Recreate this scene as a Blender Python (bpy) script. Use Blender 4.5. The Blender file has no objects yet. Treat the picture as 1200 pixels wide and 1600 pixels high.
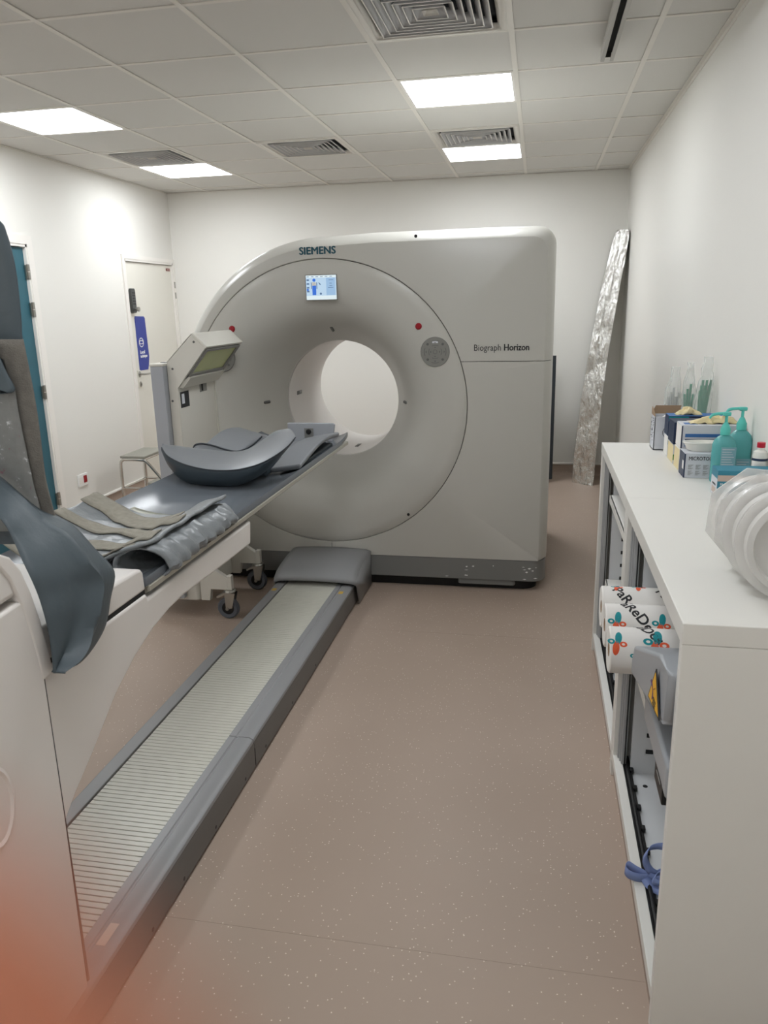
import bpy, bmesh, math, random
from math import sin, cos, pi, radians, sqrt, atan2, hypot
from mathutils import Vector, Matrix, noise
random.seed(7)
S = bpy.context.scene
COL = S.collection
# ------------------------------------------------------------------ camera
F, YAW, PITCH, ROLL, CH = 1202.74, -0.1979, -0.2617, -0.0231, 1.6106
H, GX, GY = 2.7053, -0.1448, 3.6583
XR, YB, XL, YF = 0.7443, 7.4661, -3.5711, -1.9
def cam_axes():
    cy, sy, cp, sp = cos(YAW), sin(YAW), cos(PITCH), sin(PITCH)
    f = Vector((sy*cp, cy*cp, sp)); r = Vector((cy, -sy, 0)); u = r.cross(f)
    return r*cos(ROLL)+u*sin(ROLL), -r*sin(ROLL)+u*cos(ROLL), f
cr, cu, cf = cam_axes()
cd = bpy.data.cameras.new('camera'); cam = bpy.data.objects.new('camera', cd); COL.objects.link(cam)
cam.matrix_world = Matrix(((cr.x, cu.x, -cf.x, 0), (cr.y, cu.y, -cf.y, 0), (cr.z, cu.z, -cf.z, CH), (0, 0, 0, 1)))
cd.sensor_fit = 'VERTICAL'; cd.sensor_height = 32.0; cd.sensor_width = 24.0
cd.lens = F*32.0/1600.0; cd.clip_start = 0.001; cd.clip_end = 60
cd.dof.use_dof = True; cd.dof.focus_distance = 3.1; cd.dof.aperture_fstop = 7.8   # small phone lens: everything sharp but the fingertip touching it
S.camera = cam
# ------------------------------------------------------------------ world, exposure
S.view_settings.view_transform = 'Standard'; S.view_settings.look = 'None'
S.view_settings.gamma = 1.0; S.view_settings.use_curve_mapping = False
S.view_settings.exposure = 0.12
w = bpy.data.worlds.new('world'); S.world = w; w.use_nodes = True
w.node_tree.nodes['Background'].inputs[0].default_value = (.8, .85, .9, 1)
w.node_tree.nodes['Background'].inputs[1].default_value = 0.05
PANEL, PANEL_NEAR = 19.5, 12.8   # brightness of the ceiling light panels: far pair rows, rows nearer the camera
# ------------------------------------------------------------------ materials
def lin(c):
    return tuple((x/12.92 if x <= .04045 else ((x+.055)/1.055)**2.4) for x in c)
def mat(name, rgb, rough=.5, metal=0, spec=.5, bump=0, bscale=40, var=0, vscale=6, trans=0, alpha=1, emit=0, coat=0, ior=1.45, sss=0, rgb2=None):
    m = bpy.data.materials.new(name); m.use_nodes = True
    nt = m.node_tree; b = nt.nodes['Principled BSDF']
    c = lin([v/255 for v in rgb]) + (1,)
    b.inputs['Base Color'].default_value = c
    b.inputs['Roughness'].default_value = rough; b.inputs['Metallic'].default_value = metal
    b.inputs['Specular IOR Level'].default_value = spec; b.inputs['IOR'].default_value = ior
    if trans: b.inputs['Transmission Weight'].default_value = trans
    if alpha < 1: b.inputs['Alpha'].default_value = alpha
    if coat: b.inputs['Coat Weight'].default_value = coat; b.inputs['Coat Roughness'].default_value = .08
    if sss: b.inputs['Subsurface Weight'].default_value = sss; b.inputs['Subsurface Radius'].default_value = (.01, .004, .002)
    if emit: b.inputs['Emission Color'].default_value = c; b.inputs['Emission Strength'].default_value = emit
    tc = nt.nodes.new('ShaderNodeTexCoord')
    if var:
        n = nt.nodes.new('ShaderNodeTexNoise'); n.inputs['Scale'].default_value = vscale; n.inputs['Detail'].default_value = 5
        nt.links.new(tc.outputs['Object'], n.inputs['Vector'])
        r = nt.nodes.new('ShaderNodeValToRGB'); r.color_ramp.elements[0].position = .35; r.color_ramp.elements[1].position = .65
        c2 = (lin([v/255 for v in rgb2])+(1,)) if rgb2 else tuple(v*(1-var) for v in c[:3])+(1,)
        r.color_ramp.elements[0].color = c2; r.color_ramp.elements[1].color = c
        nt.links.new(n.outputs['Fac'], r.inputs['Fac']); nt.links.new(r.outputs['Color'], b.inputs['Base Color'])
    if bump:
        n = nt.nodes.new('ShaderNodeTexNoise'); n.inputs['Scale'].default_value = bscale; n.inputs['Detail'].default_value = 4
        nt.links.new(tc.outputs['Object'], n.inputs['Vector'])
        bp = nt.nodes.new('ShaderNodeBump'); bp.inputs['Strength'].default_value = bump; bp.inputs['Distance'].default_value = .01
        nt.links.new(n.outputs['Fac'], bp.inputs['Height']); nt.links.new(bp.outputs['Normal'], b.inputs['Normal'])
    return m
M = {}
M['wall'] = mat('wall_paint', (231, 229, 223), .7, bump=.03, bscale=160, spec=.2)
M['ceil'] = mat('ceiling_tile_white', (216, 214, 209), .9, bump=.1, bscale=350, spec=.1)
M['grid'] = mat('grid_white', (226, 222, 214), .5)
M['louvre'] = mat('louvre_grey', (206, 206, 207), .5)
M['trim'] = mat('trim_white', (236, 232, 226), .35)
M['doorw'] = mat('door_white', (226, 223, 213), .45)
M['teal'] = mat('door_teal', (48, 98, 112), .45, var=.08)
M['gwhite'] = mat('scanner_white', (186, 184, 177), .28, spec=.4)
M['trolley'] = mat('trolley_white', (208, 205, 196), .35)
M['twhite'] = mat('table_white', (226, 221, 216), .35, spec=.4)
M['ggrey'] = mat('plinth_grey', (122, 122, 120), .4)
M['dark'] = mat('dark_gap', (22, 22, 22), .7)
M['black'] = mat('black_plastic', (16, 16, 17), .45)
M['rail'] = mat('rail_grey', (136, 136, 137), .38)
M['railshade'] = mat('rail_side_shaded', (104, 101, 98), .45)  # rail grey darkened: shade of the upright side is put into the colour
M['slat'] = mat('slat_pale', (192, 190, 179), .33, var=.06, vscale=9)
M['vinyl'] = mat('vinyl_grey', (106, 111, 117), .2, bump=.05, bscale=200)
M['vinyl2'] = mat('vinyl_wrap', (74, 84, 90), .5, bump=.25, bscale=25)
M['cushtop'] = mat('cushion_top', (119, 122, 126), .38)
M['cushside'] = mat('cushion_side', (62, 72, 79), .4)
M['piping'] = mat('piping', (58, 62, 68), .5)
M['wrinkle'] = mat('wrinkled_vinyl', (126, 130, 133), .3, bump=.5, bscale=28)
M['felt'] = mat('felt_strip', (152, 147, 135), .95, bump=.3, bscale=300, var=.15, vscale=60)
M['steel'] = mat('brushed_steel', (170, 168, 162), .3, metal=1)
M['chrome'] = mat('chrome', (205, 203, 198), .16, metal=1)
M['tyre'] = mat('caster_tyre', (92, 96, 104), .5)
M['cab'] = mat('cabinet_white', (224, 222, 216), .4, spec=.4)
M['cabin'] = mat('cabinet_inside', (206, 208, 210), .5)
M['alu'] = mat('shutter_aluminium', (176, 177, 178), .35, metal=.3)
M['plinthc'] = mat('cabinet_plinth', (160, 142, 128), .5)
M['leadgrey'] = mat('post_grey', (160, 163, 168), .45)
M['panelgrey'] = mat('panel_grey', (128, 127, 122), .45)
M['keygrey'] = mat('key_grey', (96, 96, 94), .5)
M['red'] = mat('button_red', (150, 20, 34), .3)
M['teallog'] = mat('logo_teal', (20, 74, 88), .5)
M['ink'] = mat('ink_black', (40, 40, 42), .6)
M['paper'] = mat('paper_white', (232, 229, 224), .8, bump=.04, bscale=90)
M['blue'] = mat('sign_blue', (42, 58, 148), .4)
M['white'] = mat('print_white', (240, 240, 238), .5)
M['board'] = mat('cardboard', (152, 128, 104), .85)
M['bottle'] = mat('bottle_teal', (112, 200, 200), .25, trans=.35, sss=0)
M['pump'] = mat('pump_teal', (92, 198, 186), .3)
M['latex'] = mat('latex_glove', (226, 210, 164), .6)
M['navy'] = mat('box_navy', (34, 48, 76), .45)
M['bteal'] = mat('box_teal', (52, 128, 150), .45)
M['bblue'] = mat('box_blue', (62, 110, 170), .45)
M['bgrey'] = mat('box_pale', (206, 208, 214), .5)
M['bowl'] = mat('bowl_white', (232, 230, 222), .22)
M['strap'] = mat('strap_blue', (132, 148, 196), .75)
M['green'] = mat('strip_green', (64, 132, 52), .6)
M['gtube'] = mat('tube_green', (20, 140, 108), .3)
M['yellow'] = mat('warn_yellow', (236, 178, 32), .45)
M['purple'] = mat('warn_purple', (92, 52, 110), .5)
M['orange'] = mat('print_orange', (226, 92, 52), .6)
M['rollteal'] = mat('print_teal', (20, 140, 148), .6)
M['molded'] = mat('molded_grey', (160, 163, 167), .38)
M['plasticbag'] = mat('grey_bag', (150, 154, 160), .35, bump=.5, bscale=30)
M['skin'] = mat('skin', (182, 110, 80), .6, sss=.12, bump=.05, bscale=900)
M['crimson'] = mat('cap_red', (190, 24, 50), .35)
M['maroon'] = mat('print_maroon', (128, 30, 70), .6)
M['taupe'] = mat('printed_taupe', (196, 176, 164), .6)
M['leadglass'] = mat('lead_glass', (192, 198, 142), .08, spec=.6, var=.05)
M['rubber'] = mat('rubber_black', (14, 14, 14), .6)
def foil_mat():
    m = mat('foil', (226, 225, 222), .2, metal=1); nt = m.node_tree; b = nt.nodes['Principled BSDF']; tc = nt.nodes['Texture Coordinate']
    mp = nt.nodes.new('ShaderNodeMapping'); mp.inputs['Scale'].default_value = (1, 1, .38); mp.inputs['Rotation'].default_value = (0, .1, 0)
    nt.links.new(tc.outputs['Object'], mp.inputs['Vector'])
    n = nt.nodes.new('ShaderNodeTexNoise'); n.inputs['Scale'].default_value = 26; n.inputs['Detail'].default_value = 5; n.inputs['Roughness'].default_value = .6
    nt.links.new(mp.outputs['Vector'], n.inputs['Vector'])
    bp = nt.nodes.new('ShaderNodeBump'); bp.inputs['Strength'].default_value = 1.0; bp.inputs['Distance'].default_value = .022
    nt.links.new(n.outputs['Fac'], bp.inputs['Height']); nt.links.new(bp.outputs['Normal'], b.inputs['Normal'])
    return m
M['foil'] = foil_mat()
def clear_mat(name, rgb, alpha_t, rough):
    m = bpy.data.materials.new(name); m.use_nodes = True; nt = m.node_tree; nt.nodes.clear()
    o = nt.nodes.new('ShaderNodeOutputMaterial'); mx = nt.nodes.new('ShaderNodeMixShader')
    t = nt.nodes.new('ShaderNodeBsdfTransparent'); p = nt.nodes.new('ShaderNodeBsdfPrincipled')
    c = lin([v/255 for v in rgb])+(1,)
    p.inputs['Base Color'].default_value = c; p.inputs['Roughness'].default_value = rough
    lw = nt.nodes.new('ShaderNodeLayerWeight'); lw.inputs['Blend'].default_value = .35
    mp = nt.nodes.new('ShaderNodeMapRange'); mp.inputs['To Min'].default_value = 1-alpha_t; mp.inputs['To Max'].default_value = min(1, 1-alpha_t+.55)
    nt.links.new(lw.outputs['Facing'], mp.inputs['Value']); nt.links.new(mp.outputs['Result'], mx.inputs['Fac'])
    nt.links.new(t.outputs[0], mx.inputs[1]); nt.links.new(p.outputs[0], mx.inputs[2]); nt.links.new(mx.outputs[0], o.inputs[0])
    return m
M['frost'] = clear_mat('frosted_plastic', (232, 230, 226), .58, .25)
M['film'] = clear_mat('clear_film', (232, 238, 234), .74, .12)
def emit_mat(name, rgb, k):
    m = bpy.data.materials.new(name); m.use_nodes = True; nt = m.node_tree; nt.nodes.clear()
    o = nt.nodes.new('ShaderNodeOutputMaterial'); e = nt.nodes.new('ShaderNodeEmission')
    e.inputs[0].default_value = lin([v/255 for v in rgb])+(1,); e.inputs[1].default_value = k
    nt.links.new(e.outputs[0], o.inputs[0]); return m
M['panel'] = emit_mat('led_panel', (247, 251, 255), PANEL)
M['panel2'] = emit_mat('led_panel_near', (247, 251, 255), PANEL_NEAR)
M['scr1'] = emit_mat('screen_light', (196, 222, 244), .85)
M['scr2'] = emit_mat('screen_pale', (226, 240, 244), .9)
M['scr3'] = emit_mat('screen_blue', (72, 124, 226), .8)
M['scr4'] = emit_mat('screen_dark', (120, 150, 190), .6)
M['scr5'] = emit_mat('screen_mid', (168, 202, 236), .8)
def floor_mat():
    m = mat('floor_vinyl', (160, 139, 124), .45, spec=.3); nt = m.node_tree; b = nt.nodes['Principled BSDF']
    tc = nt.nodes['Texture Coordinate']
    v = nt.nodes.new('ShaderNodeTexVoronoi'); v.inputs['Scale'].default_value = 105
    nt.links.new(tc.outputs['Object'], v.inputs['Vector'])
    lt = nt.nodes.new('ShaderNodeMath'); lt.operation = 'LESS_THAN'; lt.inputs[1].default_value = .19
    nt.links.new(v.outputs['Distance'], lt.inputs[0])
    sp = nt.nodes.new('ShaderNodeSeparateColor'); nt.links.new(v.outputs['Color'], sp.inputs[0])
    gt = nt.nodes.new('ShaderNodeMath'); gt.operation = 'GREATER_THAN'; gt.inputs[1].default_value = .80
    nt.links.new(sp.outputs[0], gt.inputs[0])
    mu = nt.nodes.new('ShaderNodeMath'); mu.operation = 'MULTIPLY'
    nt.links.new(lt.outputs[0], mu.inputs[0]); nt.links.new(gt.outputs[0], mu.inputs[1])
    n = nt.nodes.new('ShaderNodeTexNoise'); n.inputs['Scale'].default_value = 1.2; n.inputs['Detail'].default_value = 6
    nt.links.new(tc.outputs['Object'], n.inputs['Vector'])
    r = nt.nodes.new('ShaderNodeValToRGB')
    r.color_ramp.elements[0].position = .3; r.color_ramp.elements[1].position = .7
    r.color_ramp.elements[0].color = lin([169/255, 151/255, 137/255])+(1,); r.color_ramp.elements[1].color = lin([176/255, 158/255, 144/255])+(1,)
    nt.links.new(n.outputs['Fac'], r.inputs['Fac'])
    mx = nt.nodes.new('ShaderNodeMix'); mx.data_type = 'RGBA'
    nt.links.new(mu.outputs[0], mx.inputs['Factor']); nt.links.new(r.outputs['Color'], mx.inputs['A'])
    mx.inputs['B'].default_value = lin([226/255, 214/255, 202/255])+(1,)
    nt.links.new(mx.outputs['Result'], b.inputs['Base Color']); return m
M['floor'] = floor_mat()
def worn_mat():
    m = mat('worn_print', (130, 130, 130), .6); nt = m.node_tree; b = nt.nodes['Principled BSDF']; tc = nt.nodes['Texture Coordinate']
    n = nt.nodes.new('ShaderNodeTexNoise'); n.inputs['Scale'].default_value = 34; n.inputs['Detail'].default_value = 6; n.inputs['Roughness'].default_value = .7
    nt.links.new(tc.outputs['Object'], n.inputs['Vector'])
    r = nt.nodes.new('ShaderNodeValToRGB'); e = r.color_ramp.elements
    e[0].position = .0; e[0].color = lin([.52, .24, .36])+(1,)
    e[1].position = 1; e[1].color = lin([.85, .85, .85])+(1,)
    for p, c in ((.33, (.50, .34, .38)), (.37, (.47, .47, .46)), (.62, (.5, .5, .49)), (.66, (.76, .76, .76))):
        q = e.new(p); q.color = lin(c)+(1,)
    nt.links.new(n.outputs['Fac'], r.inputs['Fac']); nt.links.new(r.outputs['Color'], b.inputs['Base Color']); return m
M['worn'] = worn_mat()
# ------------------------------------------------------------------ mesh helpers
BASE = {}
def nb(): return bmesh.new()
def box(bm, x0, x1, y0, y1, z0, z1, bev=0, seg=2):
    r = bmesh.ops.create_cube(bm, size=1); vs = r['verts']
    for v in vs:
        v.co = Vector(((x0+x1)/2+v.co.x*(x1-x0), (y0+y1)/2+v.co.y*(y1-y0), (z0+z1)/2+v.co.z*(z1-z0)))
    if bev:
        es = list({e for v in vs for e in v.link_edges})
        bmesh.ops.bevel(bm, geom=es, offset=bev, segments=seg, affect='EDGES', profile=.5)
    return bm
def prism(bm, pts, a0, a1, axis='x'):
    # pts: 2D polygon; axis x -> (y,z); y -> (x,z); z -> (x,y)
    def P(p, a):
        return {'x': (a, p[0], p[1]), 'y': (p[0], a, p[1]), 'z': (p[0], p[1], a)}[axis]
    A = [bm.verts.new(P(p, a0)) for p in pts]; B = [bm.verts.new(P(p, a1)) for p in pts]
    n = len(pts)
    fs = [bm.faces.new(A), bm.faces.new(B[::-1])]
    for i in range(n): fs.append(bm.faces.new((A[i], B[i], B[(i+1) % n], A[(i+1) % n])))
    bmesh.ops.recalc_face_normals(bm, faces=fs); return bm
def grid(bm, rows, close_u=False, close_v=False):
    V = [[bm.verts.new(p) for p in r] for r in rows]
    nr, nc = len(V), len(V[0])
    for i in range(nr-(0 if close_v else 1)):
        for j in range(nc-(0 if close_u else 1)):
            a, b, c, d = V[i][j], V[i][(j+1) % nc], V[(i+1) % nr][(j+1) % nc], V[(i+1) % nr][j]
            try: bm.faces.new((a, b, c, d))
            except ValueError: pass
    return V
def cap(bm, ring):
    try: bm.faces.new(ring)
    except ValueError: pass
def tube(bm, path, r, n=10, caps=True):
    path = [Vector(p) for p in path]; rows = []
    t0 = (path[1]-path[0]).normalized()
    up = Vector((0, 0, 1)) if abs(t0.z) < .9 else Vector((1, 0, 0))
    nrm = (up-t0*up.dot(t0)).normalized()
    for i, p in enumerate(path):
        if i == 0: t = t0
        elif i == len(path)-1: t = (path[-1]-path[-2]).normalized()
        else: t = ((path[i+1]-p).normalized()+(p-path[i-1]).normalized()).normalized()
        nrm = (nrm-t*nrm.dot(t)).normalized(); b = t.cross(nrm)
        rr = r[i] if isinstance(r, (list, tuple)) else r
        rows.append([p+nrm*rr*cos(2*pi*k/n)+b*rr*sin(2*pi*k/n) for k in range(n)])
    V = grid(bm, rows, close_u=True)
    if caps: cap(bm, V[0]); cap(bm, V[-1])
    return bm
def lathe(bm, prof, c=(0, 0, 0), axis='z', n=32, sx=1, sy=1, a0=0, a1=2*pi):
    full = abs(a1-a0-2*pi) < 1e-6; rows = []
    for r, h in prof:
        row = []
        for k in range(n+(0 if full else 1)):
            a = a0+(a1-a0)*k/n; u, v = r*cos(a)*sx, r*sin(a)*sy
            p = {'z': (u, v, h), 'y': (u, h, v), 'x': (h, u, v)}[axis]
            row.append(Vector(p)+Vector(c))
        rows.append(row)
    V = grid(bm, rows, close_u=full)
    return V
def smooth_path(P, n=6):
    P = [Vector(p) for p in P]; out = []
    for i in range(len(P)-1):
        p0 = P[max(i-1, 0)]; p1 = P[i]; p2 = P[i+1]; p3 = P[min(i+2, len(P)-1)]
        for k in range(n):
            t = k/n
            out.append(.5*((2*p1)+(p2-p0)*t+(2*p0-5*p1+4*p2-p3)*t*t+(-p0+3*p1-3*p2+p3)*t*t*t))
    out.append(P[-1]); return out
def thing(name, label, cat, base=(0, 0, 0), group=None, kind=None):
    o = bpy.data.objects.new(name, None); COL.objects.link(o); o.location = base; o.empty_display_size = .05
    if kind: o['kind'] = kind
    else: o['label'] = label; o['category'] = cat
    if group: o['group'] = group
    BASE[o] = Vector(base); return o
def obj(name, bm, m, parent=None, label=None, cat=None, group=None, kind=None, bevel=0, solid=0, sub=0, ang=35, origin=None, smooth=True, recalc=True):
    me = bpy.data.meshes.new(name)
    if recalc: bmesh.ops.recalc_face_normals(bm, faces=bm.faces[:])
    o = bpy.data.objects.new(name, me); COL.objects.link(o)
    if parent is not None:
        b = BASE[parent]; BASE[o] = b; o.parent = parent
    else:
        if origin is None:
            xs = [v.co for v in bm.verts]
            origin = Vector((sum(v.x for v in xs)/len(xs), sum(v.y for v in xs)/len(xs), min(v.z for v in xs)))
        b = Vector(origin); BASE[o] = b; o.location = b
    bmesh.ops.translate(bm, verts=bm.verts[:], vec=-b)
    bm.to_mesh(me); bm.free()
    if isinstance(m, (list, tuple)):
        for q in m: me.materials.append(q)
    else: me.materials.append(m)
    if smooth:
        me.polygons.foreach_set('use_smooth', [True]*len(me.polygons))
        me.set_sharp_from_angle(angle=radians(ang))
    if solid:
        md = o.modifiers.new('solid', 'SOLIDIFY'); md.thickness = solid; md.offset = 0
    if bevel:
        md = o.modifiers.new('bevel', 'BEVEL'); md.width = bevel; md.segments = 3; md.limit_method = 'ANGLE'; md.angle_limit = radians(40)
    if sub:
        md = o.modifiers.new('sub', 'SUBSURF'); md.levels = sub; md.render_levels = sub
    if label: o['label'] = label
    if cat: o['category'] = cat
    if group: o['group'] = group
    if kind: o['kind'] = kind
    return o
def bx(name, x0, x1, y0, y1, z0, z1, m, parent=None, bev=0, **k):
    return obj(name, box(nb(), x0, x1, y0, y1, z0, z1, bev), m, parent, **k)
def dup(o, off, parent=None, **props):
    c = o.copy(); COL.objects.link(c)
    if parent is None: c.location = Vector(o.location)+Vector(off)
    else: c.parent = parent
    BASE[c] = BASE[o]+Vector(off)
    for k, v in props.items(): c[k] = v
    for ch in [q for q in bpy.data.objects if q.parent == o]: dup(ch, off, c)
    return c
def text(name, body, size, loc, xdir, up, m, parent, bold=0, align='LEFT', wscale=1, depth=.0006, shear=0):
    cu_ = bpy.data.curves.new(name, 'FONT'); cu_.body = body; cu_.size = size; cu_.extrude = depth; cu_.align_x = align; cu_.resolution_u = 3; cu_.shear = shear
    t = bpy.data.objects.new(name+'_tmp', cu_); COL.objects.link(t)
    dg = bpy.context.evaluated_depsgraph_get(); me = bpy.data.meshes.new_from_object(t.evaluated_get(dg))
    bpy.data.objects.remove(t); bpy.data.curves.remove(cu_)
    x = Vector(xdir).normalized(); z = x.cross(Vector(up)).normalized(); y = z.cross(x)
    me.transform(Matrix.Diagonal((wscale, 1, 1, 1)))
    R = Matrix(((x.x, y.x, z.x, loc[0]), (x.y, y.y, z.y, loc[1]), (x.z, y.z, z.z, loc[2]), (0, 0, 0, 1)))
    bm = nb(); bm.from_mesh(me)
    for dx, dy in (((bold, 0), (-2*bold, 0), (bold, bold*.6), (0, -1.2*bold)) if bold else ()):
        me.transform(Matrix.Translation((dx, dy, depth*.03))); bm.from_mesh(me)
    bmesh.ops.transform(bm, matrix=R, verts=bm.verts[:]); bpy.data.meshes.remove(me)
    return obj(name, bm, m, parent, smooth=False, recalc=False)
def fbm(p, s): return noise.noise(Vector(p)*s)
# ------------------------------------------------------------------ room shell
T = .12
bx('wall_back', XL-T, XR+T, YB, YB+T, -.05, H+.35, M['wall'], kind='structure')
bx('wall_front', XL-T, XR+T, YF-T, YF, -.05, H+.35, M['wall'], kind='structure')
bx('wall_right', XR, XR+T, YF, YB, -.05, H+.35, M['wall'], kind='structure')
# left wall with two door openings
DB0, DB1, DW0, DW1 = 4.22, 5.15, 6.49, 7.43     # blue door, white door
bm = nb()
for y0, y1, z0, z1 in ((YF, DB0, -.05, H+.35), (DB1, DW0, -.05, H+.35), (DW1, YB, -.05, H+.35), (DB0, DB1, 2.085, H+.35), (DW0, DW1, 2.06, H+.35)):
    box(bm, XL-T, XL, y0, y1, z0, z1)
obj('wall_left', bm, M['wall'], kind='structure')
bx('trim_5', XL-T-.03, XL-T+.002, DB0-.1, DB1+.1, -.05, 2.3, M['wall'], kind='structure')
bx('trim_6', XL-T-.03, XL-T+.002, DW0-.1, DW1+.1, -.05, 2.3, M['wall'], kind='structure')
fl = bx('floor', XL-T, XR+T, YF-T, YB+T, -.06, -.003, M['dark'], kind='structure')
ys = [YF, 1.6065, 3.5965, 5.59, YB]
for a, b in zip(ys[:-1], ys[1:]):
    bx('vinyl_sheet', XL, XR, a+.0004, b-.0004, -.003, 0, M['floor'], fl)
# coved skirting with a white top strip
def skirt(name, x0, y0, x1, y1, nx, ny):
    bm = nb(); t = .008
    prof = [(.0, .0), (.030, .0), (.018, .008), (.010, .022), (t, .04), (t, .098), (0, .098)]
    rows = [[Vector((x+nx*d, y+ny*d, z)) for d, z in prof] for x, y in ((x0, y0), (x1, y1))]
    grid(bm, rows, close_u=True)
    o = obj(name, bm, M['floor'], kind='structure')
    bm = nb(); prof = [(0, .098), (.014, .098), (.018, .106), (.014, .116), (0, .118)]
    rows = [[Vector((x+nx*d, y+ny*d, z)) for d, z in prof] for x, y in ((x0, y0), (x1, y1))]
    V = grid(bm, rows, close_u=True); cap(bm, V[0]); cap(bm, V[-1])
    obj('white_strip', bm, M['trim'], o)
skirt('baseboard_back', XL, YB, XR, YB, 0, -1)
skirt('baseboard_right', XR, YF, XR, YB, -1, 0)
skirt('baseboard_left', XL, DB1+.07, XL, DW0-.05, 1, 0)
skirt('baseboard_left', XL, YF, XL, DB0-.07, 1, 0)
# ceiling: T-bar grid, tiles, fittings
ce = bx('ceiling', XL-T, XR+T, YF-T, YB+T, H+.34, H+.4, M['ceil'], kind='structure')
gxs = [XL]+[GX+.6*i for i in range(-5, 2)]+[XR]
gys = [YF]+[GY+.6*j for j in range(-9, 7)]+[YB]
gxs = [x for x in gxs if XL <= x <= XR]; gys = [y for y in gys if YF <= y <= YB]
bm = nb()
for x in gxs[1:-1]: box(bm, x-.012, x+.012, YF, YB, H, H+.003); box(bm, x-.002, x+.002, YF, YB, H+.003, H+.04)
obj('grid_bars_long', bm, M['grid'], ce)
bm = nb()
for y in gys[1:-1]:
    for a, b in zip(gxs[:-1], gxs[1:]): box(bm, a+.012, b-.012, y-.010, y+.010, H+.001, H+.004)
obj('grid_bars_cross', bm, M['grid'], ce)
bm = nb()
box(bm, XR-.022, XR, YF, YB, H-.001, H+.002); box(bm, XL, XL+.022, YF, YB, H-.001, H+.002); box(bm, XL, XR, YB-.022, YB, H-.0012, H+.002)
box(bm, XR-.003, XR, YF, YB, H-.02, H)
obj('wall_angle', bm, M['grid'], ce)
special = {}
for i in (-5, -1):
    for j in (1, 4, -2, -5, -8): special[(i, j)] = 'light'  # farthest unseen row behind the camera is added to fill camera-facing sides
for i, j in ((-5, 3), (-3, 3), (-1, 3), (-1, -1)): special[(i, j)] = 'vent'
tmesh = {}
for a, b in zip(gxs[:-1], gxs[1:]):
    for c, d in zip(gys[:-1], gys[1:]):
        i = round((a-GX)/.6) if a > XL+.001 else -6; j = round((c-GY)/.6) if c > YF+.001 else -99
        if (i, j) in special: continue
        key = (round(b-a, 3), round(d-c, 3))
        if key not in tmesh:
            hx, hy = (b-a)/2-.0075, (d-c)/2-.0065
            t = obj('ceiling_tile', box(nb(), -hx, hx, -hy, hy, 0, .014, .003, 1), M['ceil'], None, origin=(0, 0, 0))
            tmesh[key] = t
        else:
            t = tmesh[key].copy(); COL.objects.link(t)
        t.parent = ce; BASE[t] = Vector((0, 0, 0)); t.location = Vector(((a+b)/2, (c+d)/2, H+.0045+random.uniform(-.0003, .001)))-BASE[ce]
lightnames = {(-1, 1): 'square lit ceiling panel over the front of the scanner', (-1, 4): 'square lit ceiling panel right beside the far right air vent',
 (-5, 1): 'square lit ceiling panel cut by the left edge of the photo', (-5, 4): 'square lit ceiling panel next to the left air vent by the back wall',
 (-1, -2): 'lit ceiling panel just above the top of the view, right row', (-5, -2): 'lit ceiling panel out of view above the teal door row',
 (-1, -5): 'lit ceiling panel above the photographer', (-5, -5): 'lit ceiling panel left of the photographer'}
ventnames = {(-5, 3): 'square louvred ceiling vent on the left, nearest the left wall', (-3, 3): 'square louvred ceiling vent alone in the middle of the ceiling',
 (-1, 3): 'square louvred ceiling vent between the two right light panels', (-1, -1): 'large near louvred ceiling vent cut by the top of the photo',
 (-5, -1): 'square louvred ceiling vent out of view at upper left', (-3, -1): 'square louvred ceiling vent out of view above the table'}
L0 = V0 = None
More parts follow.
